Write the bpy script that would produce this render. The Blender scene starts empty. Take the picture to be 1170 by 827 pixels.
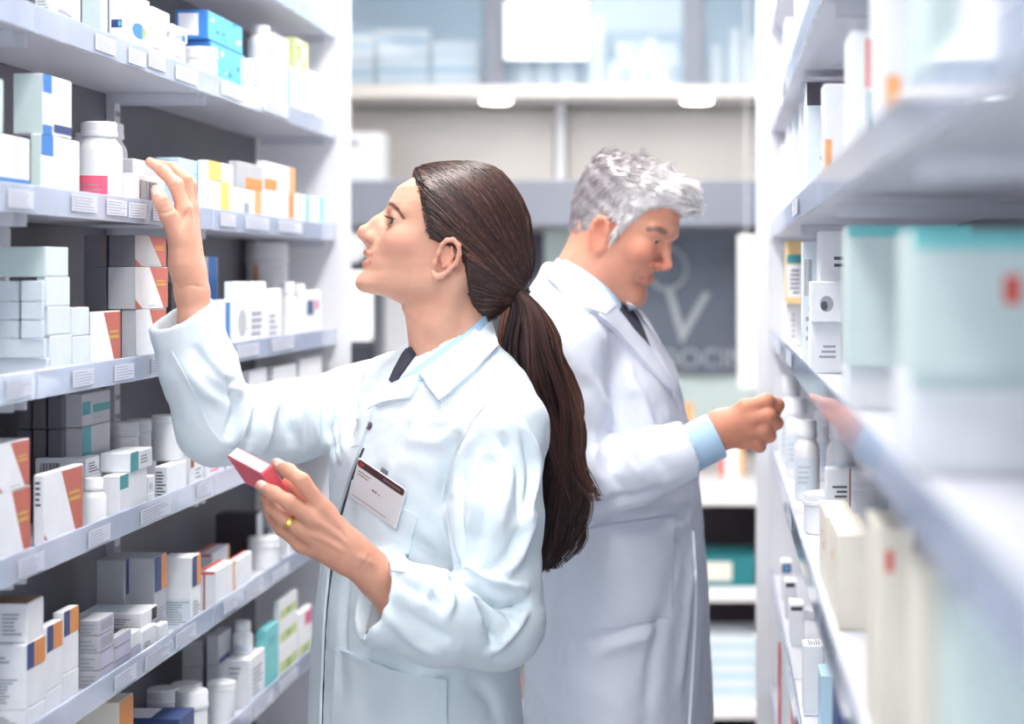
import bpy, bmesh, math, random
import numpy as np
from mathutils import Vector, Matrix
from mathutils.bvhtree import BVHTree
random.seed(7)
SC = bpy.context.scene
COL = SC.collection
# ------------------------------------------------------------------ camera, world, light
F = 2200.0; VX, VY = 820.0, 313.0; CZ = 1.55          # focal length (px), vanishing point, eye height
def P(px, py, d):
    """world point at pixel (px,py), d metres along the aisle from the camera"""
    return Vector(((px-VX)*d/F, d, CZ+(VY-py)*d/F))
cd = bpy.data.cameras.new('camera'); cam = bpy.data.objects.new('camera', cd); COL.objects.link(cam)
cam.location = (0, 0, CZ); cam.rotation_euler = (math.pi/2, 0, 0)
cd.sensor_width = 36; cd.lens = 36*F/1170
cd.shift_x = (585-VX)/1170; cd.shift_y = (VY-413.5)/1170
cd.clip_start = .05; cd.clip_end = 60
cd.dof.use_dof = True; cd.dof.focus_distance = 2.66; cd.dof.aperture_fstop = 2.9
SC.camera = cam
w = bpy.data.worlds.new('world'); SC.world = w; w.use_nodes = True
w.node_tree.nodes['Background'].inputs[0].default_value = (.86, .93, 1, 1)
w.node_tree.nodes['Background'].inputs[1].default_value = 1.3
SC.view_settings.view_transform = 'Standard'; SC.view_settings.look = 'None'
SC.view_settings.gamma = 1; SC.view_settings.use_curve_mapping = False
SC.view_settings.exposure = .80
LAMP_POWER = 12.2

# ------------------------------------------------------------------ materials
MATS = {}
def mat(name, col, rough=.5, var=.04, scale=30, metal=0, coat=0, emit=0, trans=0, bump=0, bscale=200, sss=0, spec=.5):
    if name in MATS: return MATS[name]
    m = bpy.data.materials.new(name); m.use_nodes = True; MATS[name] = m
    nt = m.node_tree; b = nt.nodes['Principled BSDF']
    c = tuple((v/255)**2.2 for v in col)
    tc = nt.nodes.new('ShaderNodeTexCoord')
    n = nt.nodes.new('ShaderNodeTexNoise'); n.inputs['Scale'].default_value = scale; n.inputs['Detail'].default_value = 4
    nt.links.new(tc.outputs['Object'], n.inputs['Vector'])
    r = nt.nodes.new('ShaderNodeValToRGB')
    lo = tuple(v*(1-var) for v in c); hi = tuple(min(1, v*(1+var)) for v in c)
    r.color_ramp.elements[0].color = (*lo, 1); r.color_ramp.elements[1].color = (*hi, 1)
    r.color_ramp.elements[0].position = .3; r.color_ramp.elements[1].position = .7
    nt.links.new(n.outputs['Fac'], r.inputs['Fac']); nt.links.new(r.outputs['Color'], b.inputs['Base Color'])
    b.inputs['Roughness'].default_value = rough; b.inputs['Metallic'].default_value = metal
    b.inputs['Coat Weight'].default_value = coat; b.inputs['Specular IOR Level'].default_value = spec
    if emit:
        b.inputs['Emission Color'].default_value = (*c, 1); b.inputs['Emission Strength'].default_value = emit
    if sss:
        b.inputs['Subsurface Weight'].default_value = sss; b.inputs['Subsurface Radius'].default_value = (.012, .005, .003)
        b.inputs['Subsurface Scale'].default_value = .6
    if bump:
        n2 = nt.nodes.new('ShaderNodeTexNoise'); n2.inputs['Scale'].default_value = bscale
        nt.links.new(tc.outputs['Object'], n2.inputs['Vector'])
        bp = nt.nodes.new('ShaderNodeBump'); bp.inputs['Strength'].default_value = bump; bp.inputs['Distance'].default_value = .002
        nt.links.new(n2.outputs['Fac'], bp.inputs['Height']); nt.links.new(bp.outputs['Normal'], b.inputs['Normal'])
    if trans:                     # clear sheet: mostly see-through with a glossy skin
        out = nt.nodes['Material Output']; t = nt.nodes.new('ShaderNodeBsdfTransparent'); mx = nt.nodes.new('ShaderNodeMixShader')
        t.inputs[0].default_value = (*[v**.15 for v in c], 1)
        mx.inputs[0].default_value = trans
        nt.links.new(b.outputs[0], mx.inputs[1]); nt.links.new(t.outputs[0], mx.inputs[2]); nt.links.new(mx.outputs[0], out.inputs[0])
    return m
def M(n): return MATS[n]
mat('white_steel', (243, 244, 249), .45, .02, 8)
mat('deck_steel', (214, 216, 226), .4, .03, 6)
mat('back_panel', (112, 112, 121), .6, .05, 5)
mat('rail', (198, 208, 230), .16, .22, 11, coat=.8)
mat('rail_clear', (226, 234, 248), .08, .02, 10, trans=.72, coat=.5)
mat('tag', (214, 219, 234), .5, .03)
mat('tag_ink', (140, 142, 164), .6)
mat('floor_tile', (205, 204, 205), .3, .05, 3)
mat('grout', (160, 160, 162), .7)
mat('wall_paint', (226, 222, 219), .7, .02, 4)
mat('ceiling_paint', (240, 240, 240), .8, .02, 4)
mat('lamp_glow', (255, 252, 247), .5, emit=6)
for nm, c in dict(blue_pale=(188,220,240), card_white=(240,243,248), card_cool=(222,233,242), card_mint=(206,224,224), card_grey=(190,192,198),
                  card_dark=(112,110,118), card_charcoal=(80,74,84), ink=(86,86,98), ink_light=(160,164,176), navy=(58,76,128), blue=(62,128,204),
                  sky=(96,190,232), teal=(72,156,166), teal_deep=(34,120,130), aqua=(120,205,208), orange=(228,148,84), peach=(244,176,120),
                  yellow=(246,212,118), red=(222,84,74), brick=(176,84,76), rust=(196,106,92), pink=(250,104,134), magenta=(226,80,140),
                  green=(140,178,110), lime=(198,212,150), purple=(122,62,100), lavender=(190,190,212), black=(52,46,54),
                  cream=(238,232,218), tan=(214,178,110), brown=(140,108,74), gold=(208,170,80), ochre=(246,216,150)).items():
    mat(nm, c, .5, .03, 40)
mat('plastic_white', (240, 242, 246), .32, .015, 20, coat=.2)
mat('plastic_pale', (226, 232, 238), .35, .02, 20)
mat('plastic_grey', (176, 180, 190), .4, .02, 20)

# ------------------------------------------------------------------ mesh helpers
def link(name, me, parent=None, loc=None, mats=()):
    o = bpy.data.objects.new(name, me); COL.objects.link(o)
    if me is not None:
        for m in mats: me.materials.append(M(m) if isinstance(m, str) else m)
    if parent is not None: o.parent = parent
    if loc is not None: o.location = loc
    return o
def tag(o, label, cat, group=None):
    o['label'] = label; o['category'] = cat
    if group: o['group'] = group
    return o
def structure(o): o['kind'] = 'structure'; return o
def empty(name, loc, rz=0):
    o = link(name, None, None, loc); o.rotation_euler = (0, 0, rz); o.empty_display_size = .05; return o
def bm_box(bm, lo, hi, mi=0, bev=0):
    r = bmesh.ops.create_cube(bm, size=1)
    vs = r['verts']
    for v in vs:
        v.co = Vector([lo[i]+(v.co[i]+.5)*(hi[i]-lo[i]) for i in range(3)])
    fs = set(f for v in vs for f in v.link_faces)
    for f in fs: f.material_index = mi
    if bev:
        es = list(set(e for v in vs for e in v.link_edges))
        r = bmesh.ops.bevel(bm, geom=es, offset=bev, segments=1, affect='EDGES')
        for f in r['faces']: f.material_index = mi
def mesh_of(bm, name='mesh', smooth=False):
    me = bpy.data.meshes.new(name); bmesh.ops.recalc_face_normals(bm, faces=bm.faces); bm.to_mesh(me); bm.free()
    if smooth:
        for p in me.polygons: p.use_smooth = True
    return me
def box(name, lo, hi, m, parent=None, bev=.002):
    """box mesh with its origin at the base centre"""
    c = Vector(((lo[0]+hi[0])/2, (lo[1]+hi[1])/2, lo[2]))
    bm = bmesh.new(); bm_box(bm, Vector(lo)-c, Vector(hi)-c, 0, bev)
    o = link(name, mesh_of(bm, name), parent, None, [m]); 
    o.location = c - (parent.location if parent is not None and parent.type == 'EMPTY' else Vector((0,0,0)))
    return o
def lathe_bm(prof, n=28, bm=None, mi=0, a0=0, a1=2*math.pi):
    bm = bm or bmesh.new(); full = abs(a1-a0-2*math.pi) < 1e-6
    rings = []
    for r, z in prof:
        if r < 1e-6 and full: rings.append([bm.verts.new((0, 0, z))]); continue
        rings.append([bm.verts.new((r*math.cos(a0+(a1-a0)*k/n), r*math.sin(a0+(a1-a0)*k/n), z)) for k in range(n if full else n+1)])
    for A, B in zip(rings, rings[1:]):
        m_ = n if full else n
        for k in range(m_):
            k2 = (k+1) % n if full else k+1
            if len(A) == 1 and len(B) == 1: continue
            if len(A) == 1: f = bm.faces.new((A[0], B[k], B[k2]))
            elif len(B) == 1: f = bm.faces.new((A[k], A[k2], B[0]))
            else: f = bm.faces.new((A[k], A[k2], B[k2], B[k]))
            f.material_index = mi; f.smooth = True
    return bm
def shade_auto(me, ang=35):
    for p in me.polygons: p.use_smooth = True
    try: me.set_sharp_from_angle(angle=math.radians(ang))
    except Exception: pass
def tube(bm, pts, rad, n=6, mi=0, cap=True):
    pts = [Vector(p) for p in pts]; rings = []
    up = Vector((0, 0, 1))
    for i, p in enumerate(pts):
        t = (pts[min(i+1, len(pts)-1)]-pts[max(i-1, 0)]).normalized()
        a = t.cross(up)
        if a.length < 1e-3: a = t.cross(Vector((1, 0, 0)))
        a.normalize(); b = t.cross(a); up = a.cross(t) if a.cross(t).length > .1 else up
        r = rad[i] if hasattr(rad, '__len__') else rad
        rings.append([bm.verts.new(p+r*(math.cos(2*math.pi*k/n)*a+math.sin(2*math.pi*k/n)*b)) for k in range(n)])
    for A, B in zip(rings, rings[1:]):
        for k in range(n):
            f = bm.faces.new((A[k], A[(k+1) % n], B[(k+1) % n], B[k])); f.smooth = True; f.material_index = mi
    if cap:
        for R in (rings[0], rings[-1]):
            try: bm.faces.new(R).material_index = mi
            except ValueError: pass

# ------------------------------------------------------------------ cartons and bottles
class Carton:
    """local frame: front face in the plane x=0, looking along s; near end y=0; base z=0"""
    def __init__(s_, D, L, H, base='card_white', s=1, bev=.0012, tilt=0):
        s_.D, s_.L, s_.H, s_.s = D, L, H, s
        s_.mats = [base]; s_.bm = bmesh.new()
        bm_box(s_.bm, (min(-s*D, 0), 0, 0), (max(-s*D, 0), L, H), 0, min(bev, D/6, L/6, H/6))
    def mi(s_, m):
        if m not in s_.mats: s_.mats.append(m)
        return s_.mats.index(m)
    def pt(s_, face, u, v):
        s_.e = getattr(s_, "e", .0003); e = s_.e
        if face == 'f': return (s_.s*e, u*s_.L, v*s_.H)
        if face == 'e': return (-s_.s*s_.D*(1-u), -e, v*s_.H)          # u=1 at the front edge
        if face == 't': return (-s_.s*s_.D*(1-v), u*s_.L, s_.H+e)      # u along the shelf, v=1 at the front edge
    def poly(s_, face, pts, m):
        s_.e = getattr(s_, "e", .0003)+.00005
        vs = [s_.bm.verts.new(s_.pt(face, u, v)) for u, v in pts]
        f = s_.bm.faces.new(vs); f.material_index = s_.mi(m)
        return s_
    def rect(s_, face, u0, v0, u1, v1, m): return s_.poly(face, [(u0, v0), (u1, v0), (u1, v1), (u0, v1)], m)
    def lines(s_, face, u0, v0, u1, v1, n, m='ink_light', fill=.45):
        h = (v1-v0)/n
        for k in range(n):
            s_.rect(face, u0, v0+k*h, u0+(u1-u0)*random.uniform(.55, 1), v0+k*h+h*fill, m)
        return s_
    def bars(s_, face, u0, v0, u1, v1, n, m='ink'):
        w_ = (u1-u0)/n
        for k in range(n): s_.rect(face, u0+k*w_, v0, u0+k*w_+w_*random.uniform(.25, .75), v1, m)
        return s_
    def full(s_, face, m): return s_.rect(face, .02, .02, .98, .98, m)
    def disc(s_, face, u, v, ru, rv, m, n=18):
        return s_.poly(face, [(u+ru*math.cos(2*math.pi*k/n), v+rv*math.sin(2*math.pi*k/n)) for k in range(n)], m)
    def mesh(s_):
        me = bpy.data.meshes.new('carton'); s_.bm.normal_update(); s_.bm.to_mesh(me); s_.bm.free()
        for m in s_.mats: me.materials.append(M(m))
        return me
    def put(s_, name, loc, label, cat='box', group=None, rz=0):
        o = link(name, s_.mesh(), None, loc); o.rotation_euler = (0, 0, rz)
        return tag(o, label, cat, group)

def bottle(name, loc, r, h, label, kind='pill', group=None, band=None, cap='plastic_white', body='plastic_white', capf=.22, rz=0, cat='bottle'):
    """lathe-turned bottle or jar; parts body, cap and (with band) a wrap-around paper label"""
    t = empty(name, loc, rz); tag(t, label, cat, group)
    ch = h*capf
    if kind == 'pill':
        b0 = h-ch; prof = [(0, 0), (r*.9, 0), (r, r*.1), (r, b0*.80), (r*.93, b0*.88), (r*.72, b0*.96), (r*.66, b0), (r*.66, b0+ch*.3), (0, b0+ch*.3)]; cr = r*.80
    elif kind == 'jar':
        b0 = h-ch; prof = [(0, 0), (r*.88, 0), (r*.94, r*.07), (r*.94, b0*.96), (r*.9, b0), (r*.9, b0+ch*.3), (0, b0+ch*.3)]; cr = r
    elif kind == 'pail':
        b0 = h-ch; prof = [(0, 0), (r*.84, 0), (r*.86, r*.04), (r*.95, b0), (r*.9, b0+ch*.2), (0, b0+ch*.2)]; cr = r
    else:                       # slim flask with a narrow neck
        b0 = h-ch; prof = [(0, 0), (r*.92, 0), (r, r*.12), (r, b0*.66), (r*.8, b0*.8), (r*.45, b0*.94), (r*.42, b0), (r*.42, b0+ch*.3), (0, b0+ch*.3)]; cr = r*.55
    me = mesh_of(lathe_bm(prof), 'body'); shade_auto(me); link('body', me, t, None, [body])
    cp = [(0, b0), (cr*.96, b0), (cr, b0+ch*.06), (cr, b0+ch*.3), (cr*.97, b0+ch*.34), (cr*.97, b0+ch*.9), (cr*.9, h), (cr*.5, h*1.0), (0, h-.001)]
    me = mesh_of(lathe_bm(cp), 'cap'); shade_auto(me); link('cap', me, t, None, [cap])
    if band:
        col, z0, z1, a0, a1 = band
        rr = (r if kind in ('pill', 'slim') else r*.955)+.0005
        me = mesh_of(lathe_bm([(rr, z0*b0), (rr, z1*b0)], 20, None, 0, a0, a1), 'label'); shade_auto(me)
        lb = link('paper_label', me, t, None, [col])
        bm = bmesh.new()
        for k in range(4):
            z = (z0+(z1-z0)*(.25+.15*k))*b0
            lathe_bm([(rr+.0003, z), (rr+.0003, z+h*.012)], 10, bm, 0, a0+.15*(a1-a0), a0+(.55+.3*random.random())*(a1-a0))
        link('print', mesh_of(bm, 'print'), lb, None, ['ink_light'])
    return t

# ------------------------------------------------------------------ the room
XL, XR, XLB, XRB = .80, .11, .968, .37          # shelf fronts and backs, left and right of the camera line
YEND, YL0, YR0 = 4.04, 1.35, .42               # far end of both runs, near ends
def slab(name, lo, hi, m): return structure(box(name, lo, hi, m, None, 0))
slab('floor', (-2.6, -1.6, -.06), (1.9, 6.9, 0), 'floor_tile')
slab('ceiling', (-2.6, -1.6, 2.75), (1.9, 6.9, 2.82), 'ceiling_paint')
slab('wall_back', (-2.6, 6.82, 0), (1.9, 6.9, 2.75), 'wall_paint')
slab('wall_left', (-2.68, -1.6, 0), (-2.6, 6.9, 2.75), 'wall_paint')
slab('wall_right', (1.9, -1.6, 0), (1.98, 6.9, 2.75), 'wall_paint')

def ceiling_light(x, y, w_, l_, label, power):
    t = empty('ceiling_light', (x, y, 2.70)); tag(t, label, 'ceiling light', 'ceiling light panels')
    bm = bmesh.new()
    for lo, hi in (((-w_/2-.02, -l_/2-.02, 0), (-w_/2, l_/2+.02, .049)), ((w_/2, -l_/2-.02, 0), (w_/2+.02, l_/2+.02, .049)),
                   ((-w_/2, -l_/2-.02, 0), (w_/2, -l_/2, .049)), ((-w_/2, l_/2, 0), (w_/2, l_/2+.02, .049))): bm_box(bm, lo, hi)
    link('frame', mesh_of(bm), t, None, ['white_steel'])
    bm = bmesh.new(); bm_box(bm, (-w_/2, -l_/2, .006), (w_/2, l_/2, .012))
    m = mat('lamp_glow_%d' % int(power*10), (255, 251, 246), .5, emit=power)
    link('diffuser', mesh_of(bm), t, None, [m])
for x, y, w_, l_, lb, pw in ((-.36, 1.0, .3, 1.2, 'ceiling light panel over the near end of the aisle', .9), (-.36, 2.75, .3, 1.2, 'ceiling light panel above the woman reaching to the shelf', 1.3),
                             (-.36, 4.4, .6, 1.2, 'ceiling light panel over the far end of the aisle', .8), (-.36, 5.7, .6, 1.0, 'ceiling light panel in front of the glazed wall cabinet', .42),
                             (-1.9, 3.3, .6, 1.2, 'ceiling light panel behind the left shelving', .7), (1.2, 3.3, .6, 1.2, 'ceiling light panel behind the right shelving', .7)):
    ceiling_light(x, y, w_, l_, lb, pw*LAMP_POWER)

# ------------------------------------------------------------------ shelving runs
LV = dict(S=.71, T=.495, A=.283, B=.07, C=-.147, D=-.353, E=-.56, G=-.77, H=-.98, I=-1.19, J=-1.40)    # underside of each price rail, from eye level
RH = .034; DECK = .016                                                                              # rail height; deck above rail underside
LVR = dict(S=.73, T=.51, A=.295, B=.075, C=-.147, D=-.388, E=-.645, G=-.88, H=-1.10, J=-1.38)                # the right run is pitched a little wider
def deck(l): return LV[l]+DECK
def deckr(l): return LVR[l]+DECK
def shelving(name, label, s, xf, xb, joints, tags, jx, levels):
    """s=+1: left run, front looking to +x; xf/xb = x of front and back"""
    t = empty(name, ((xf+xb)/2, (joints[0]+joints[-1])/2, 0)); tag(t, label, 'shelving')
    o0 = t.location
    def part(nm, lo, hi, m, bev=0, par=None):
        lo2 = [min(a, b) for a, b in zip(lo, hi)]; hi2 = [max(a, b) for a, b in zip(lo, hi)]
        c = Vector(((lo2[0]+hi2[0])/2, (lo2[1]+hi2[1])/2, lo2[2]))
        bm = bmesh.new(); bm_box(bm, Vector(lo2)-c, Vector(hi2)-c, 0, bev)
        o = link(nm, mesh_of(bm, nm), par or t, None, [m]); o.location = c-(par.location if par is not None else Vector((0, 0, 0)))-o0
        return o
    ztop = CZ+.78
    for a, b in zip(joints, joints[1:]): part('back_panel', (xb, a+.002, .06), (xb-s*.012, b-.002, ztop), 'back_panel')
    for k, y in enumerate(joints):
        if k < len(joints)-1:
            u = part('upright', (xb+s*.0005, y-.014, .02), (xb+s*.014, y+.014, ztop), 'deck_steel')
            bm = bmesh.new()
            for q in range(70):
                z = .3+q*.03
                for dy in (-.006, .006): bm_box(bm, (-.0002, dy-.0014, z), (.0006, dy+.0014, z+.008))
            sl = link('slot', mesh_of(bm, 'slot'), u, None, ['black']); sl['kind'] = 'stuff'
            sl.location = (s*.0072, 0, -.02)
            if s < 0: sl.scale.x = -1
    part('end_panel', (xf+s*.001, joints[-1]+.004, 0), (xb-s*.012, joints[-1]+.03, ztop), 'white_steel', .002)
    part('end_post', (xf+s*.03, joints[-1]-.001, 0), (xf-s*.0, joints[-1]+.0035, ztop), 'white_steel')
    part('plinth', (xf-s*.01, joints[0], 0), (xb+s*.02, joints[-1]-.003, .1), 'white_steel')
    for l, z in levels.items():
        z0 = CZ+z
        for k, (a, b) in enumerate(zip(joints, joints[1:])):
            sh = part('shelf', (xf-s*.004, a+.0015, z0+.002), (xb+s*.001, b-.0035, z0+DECK), 'deck_steel', .0)
            for y in (a+.02, b-.022):
                if abs(z) < .8: part('bracket', (xf-s*.02, y-.004, z0-.014), (xb+s*.0145, y+.004, z0+.0015), 'deck_steel', 0, sh)
            part('price_rail', (xf-s*.0035, a+.002, z0), (xf-s*.001, b-.004, z0+RH), 'rail', .0004, sh)
            part('clear_strip', (xf-s*.0005, a+.003, z0+.001), (xf+s*.0008, b-.005, z0+RH-.001), 'rail_clear', 0, sh)
            for lv, px, wpx in tags:
                d = F*jx/abs(VX-px)
                if lv == l and a+.02 < d < b-.04:
                    w_ = wpx*d*d/(F*jx)
                    bm = bmesh.new(); bm_box(bm, (-.0002, 0, 0), (.0002, w_, .021), 0)
                    for q in range(5): bm_box(bm, (.0002 if s > 0 else -.0004, w_*.06, .0025+q*.0036), (.0004 if s > 0 else -.0002, w_*random.uniform(.6, .95), .0033+q*.0036), 1)
                    lb = link('price_label', mesh_of(bm, 'price_label'), sh, None, ['tag', 'tag_ink'])
                    lb.location = Vector((xf+s*.0013, d, z0+random.uniform(.004, .009)))-sh.location-o0
    return t
TL = [('A', 108, 24), ('A', 146, 20), ('A', 169, 20), ('A', 200, 26), ('A', 252, 30), ('A', 300, 30),
      ('B', 8, 30), ('B', 81, 30), ('B', 121, 24), ('B', 146, 21), ('B', 174, 16), ('B', 251, 18), ('B', 280, 28), ('B', 318, 28),
      ('C', 6, 30), ('C', 48, 28), ('C', 82, 25), ('C', 130, 23), ('C', 172, 18), ('C', 270, 26), ('C', 310, 26),
      ('D', 20, 30), ('D', 100, 26), ('D', 160, 36), ('D', 224, 16), ('E', 130, 26), ('E', 165, 30), ('E', 200, 24), ('E', 255, 16), ('E', 280, 20), ('E', 310, 20),
      ('G', 290, 22), ('G', 318, 22)]
shelving('shelving_unit', 'long white steel shelving run with grey back panel, left of the aisle', 1, -XL, -XLB, (YL0, 2.262, 3.06, YEND), TL, XL, LV)
TR = [('A', 896, 3), ('B', 902, 6), ('B', 912, 6), ('C', 893, 6), ('C', 905, 6), ('D', 905, 6), ('E', 925, 8)]
shelving('shelving_unit', 'white steel shelving run close to the camera, right of the aisle', -1, XR, XRB, (YR0, 1.25, 2.1, 2.99, YEND), TR, XR, LVR)

# ------------------------------------------------------------------ placing goods from what the photograph shows
def ceil_of(base, lv=LV): return min(z for z in lv.values() if z > base+.001)-.016
def Lb(lv, xe, xn, xf, yt, inset=.012, z=None, zb=None):
    """left-run carton: back edge, near front corner and far front corner (px), top (px); z = base height from eye level"""
    X = XL+inset; dn = F*X/(VX-xn); df = F*X/(VX-xf); D = (VX-xe)*dn/F-X
    D = max(.012, min(D, XLB-.016-X))
    base = deck(lv) if z is None else z
    H = min((VY-yt)*dn/F-base, ceil_of(base)-base)
    return Vector((-X, dn, CZ+base+.0003)), D, df-dn, H, base+H
def Rb(lv, xn, xe, yt, L, inset=.012, z=None):
    X = XR+inset; dn = F*X/(xn-VX); D = (xe-xn)*dn/F; D = max(.01, min(D, XRB-.017-X))
    base = deckr(lv) if z is None else z
    H = min((VY-yt)*dn/F-base, ceil_of(base, LVR)-base)
    return Vector((X, dn, CZ+base+.0003)), D, L, H, base+H

# ------------------------------------------------------------------ the far end of the room: glazed cabinet, pelmet, blackboard, counter
mat('steel_grey', (128, 134, 148), .5, .04, 6); mat('cab_back', (176, 204, 226), .6, .03, 5); mat('glass', (214, 232, 246), .05, .01, trans=.82, coat=.3)
mat('pelmet_grey', (132, 138, 152), .55, .05, 4); mat('recess_dark', (84, 86, 98), .6, .05, 4); mat('slate', (104, 114, 130), .7, .12, 5)
mat('chalk', (176, 184, 194), .9, .1, 60); mat('counter_white', (244, 244, 246), .3, .02, 5); mat('beige_panel', (222, 218, 214), .6, .02, 3)
mat('mint_glass', (204, 222, 222), .25, .05, 8); mat('cubby_dark', (92, 82, 90), .6, .05, 6); mat('white_glow', (250, 252, 255), .4, emit=.35)
def bx(name, x0, y0, x1, y1, d0, d1, m, parent=None, bev=.003, dref=None):
    """box whose front (at depth d0) covers the pixel rectangle"""
    a = P(x0, y1, d0); b = P(x1, y0, d0)
    return box(name, (a.x, d0, a.z), (b.x, d1, b.z), m, parent, bev)
def centre(name, x0, x1, y1, d0, d1, label, cat, group=None):
    a = P((x0+x1)/2, y1, d0); return tag(empty(name, (a.x, (d0+d1)/2, a.z)), label, cat, group)
# glazed wall cabinet
DC0, DC1 = 6.46, 6.815
cab = centre('wall_cabinet', 330, 950, 112, DC0, DC1, 'glazed wall cabinet with grey mullions and a pale ledge on the back wall', 'cabinet')
zl0, zl1 = P(0, 112, DC0).z, P(0, 98, DC0).z
xs0, xs1 = P(300, 0, DC0).x, P(960, 0, DC0).x
box('ledge', (xs0, DC0-.03, zl0), (xs1, DC1, zl1), 'beige_panel', cab)
box('cabinet_back', (xs0, DC1-.012, zl1), (xs1, DC1, 2.7), 'cab_back', cab, 0)
box('cabinet_top', (xs0, DC0, 2.7), (xs1, DC1, 2.745), 'white_steel', cab)
for a, b in ((330, 352), (553, 577), (780, 804), (925, 950)): box('mullion', (P(a, 0, DC0).x, DC0, zl1), (P(b, 0, DC0).x, DC0+.04, 2.7), 'steel_grey', cab)
for a, b in ((352, 553), (577, 780), (804, 925)): box('glass_pane', (P(a, 0, DC0).x+.001, DC0+.015, zl1), (P(b, 0, DC0).x-.001, DC0+.019, 2.7), 'glass', cab, 0)
# goods behind the glass
zb = zl1+.0005
def cb(x0, x1, yt, yb, d, m, label, stripe=None, name='carton', depth=.12, cat='box', group='cartons behind the cabinet glass'):
    a = P(x0, yb, d); b = P(x1, yt, d)
    c = Carton(b.x-a.x, depth, b.z-a.z, m, 1)
    if stripe: c.rect('e', 0, .08, 1, .30, stripe)
    return c.put(name, (b.x, d, a.z), label, cat, group)
def yz(z, d): return VY-(z-CZ)*F/d
yb0 = yz(zb, 6.56)
for col, (x0, x1, n, hgt, nm) in enumerate(((392, 428, 4, 15, 'left'), (430, 490, 4, 17, 'middle'), (492, 548, 3, 18, 'right'))):
    y = yb0
    for k in range(n):
        pos = ('bottom', 'second', 'third', 'fourth')[k]
        cb(x0+random.uniform(0, 2), x1-random.uniform(0, 2), y-hgt, y-.3, 6.56, 'card_white', 'white carton in the left cabinet bay, %s from the ledge in the %s pile' % (pos, nm), 'sky' if k % 2 else 'card_cool')
        y -= hgt+.2
t = bx('notice_board', 576, 2, 671, 68, 6.425, 6.445, 'white_glow', None); tag(t, 'blank white rectangular sign fixed across the middle cabinet bay', 'sign')  # the sign glows through its material, though it is no lamp
cb(672, 690, 20, yb0-.3, 6.60, 'card_white', 'tall narrow white carton beside the blank white sign in the cabinet')
for k, (x, hh) in enumerate(((598, 34), (622, 34), (647, 34), (702, 30), (730, 32), (757, 30))):
    p = P(x, 0, 6.58)
    bottle('bottle', (p.x, 6.58, zb), .032, hh*6.58/F, 'white bottle in the middle cabinet bay, %s from the left' % ('first', 'second', 'third', 'fourth', 'fifth', 'last')[k], 'pill', 'bottles behind the cabinet glass')
for k, (x, hh) in enumerate(((712, 56), (744, 62))):
    p = P(x, 0, 6.72)
    bottle('bottle', (p.x, 6.70, zb), .03, hh*6.7/F, ('tall white bottle in the back row of the middle cabinet bay, left one', 'tall white bottle in the back row of the middle cabinet bay, right one')[k], 'pill', 'bottles behind the cabinet glass')
for k, (x, hh) in enumerate(((818, 50), (841, 68), (862, 58), (880, 40))):
    p = P(x, 0, 6.58)
    bottle('bottle', (p.x, 6.58, zb), .03, hh*6.58/F, 'white bottle in the right cabinet bay, %s from the mullion' % ('first', 'second', 'third', 'fourth')[k], 'pill', 'bottles behind the cabinet glass')
# puck lights on the ledge front
for x, lb in ((565, 'round white puck light on the ledge under the left mullion'), (796, 'round white puck light on the ledge under the right mullion')):
    p = P(x, 104, 6.40); t = empty('puck_light', (p.x, DC0-.02, zl0-.0185)); tag(t, lb, 'lamp', 'puck lights under the cabinet')
    me = mesh_of(lathe_bm([(0, .006), (.05, .006), (.066, .010), (.068, .016), (.066, .018), (0, .018)], 28)); shade_auto(me); link('housing', me, t, None, ['white_steel'])
    me = mesh_of(lathe_bm([(0, 0), (.045, .001), (.05, .0055), (0, .0058)], 28)); shade_auto(me); link('lens', me, t, None, [mat('puck_glow', (255, 252, 246), .5, emit=14)])
# bracket and the shallow beige panels below the ledge
for a, b in ((330, 634), (648, 950)): structure(box('trim_1' if a < 400 else 'trim_2', (P(a, 0, 6.78).x, 6.78, CZ+.30), (P(b, 0, 6.78).x, 6.8195, zl0-.02), 'beige_panel', None, .004))
structure(box('trim_3', (P(636, 0, 6.74).x, 6.72, CZ+.32), (P(646, 0, 6.74).x, 6.8195, zl0-.001), 'white_steel', None, .002))
# pelmet
DP = 6.30
pel = tag(bx('pelmet', 300, 206, 960, 258, DP, 6.776, 'pelmet_grey', None, .004), 'long blue-grey pelmet running across the back wall below the beige panels', 'pelmet')
zp = P(0, 206, DP).z
p = P(392, 0, 6.45); t = Carton(.27, .14, .165, 'card_white', 1).rect('e', .35, .72, .72, .84, 'ink_light').rect('e', .05, .03, .95, .08, 'card_cool').put('storage_box', (P(438, 0, 6.45).x, 6.42, zp+.0005), 'white storage box standing on the grey pelmet beside the left shelving')
# recess below the pelmet
structure(box('trim_4', (P(300, 0, 6.79).x, 6.80, .92), (P(960, 0, 6.79).x, 6.8195, P(0, 262, DP).z), 'recess_dark', None, 0))
tag(bx('backsplash', 770, 428, 960, 505, 6.74, 6.76, 'mint_glass'), 'pale green glass splashback above the white counter', 'splashback')
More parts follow.
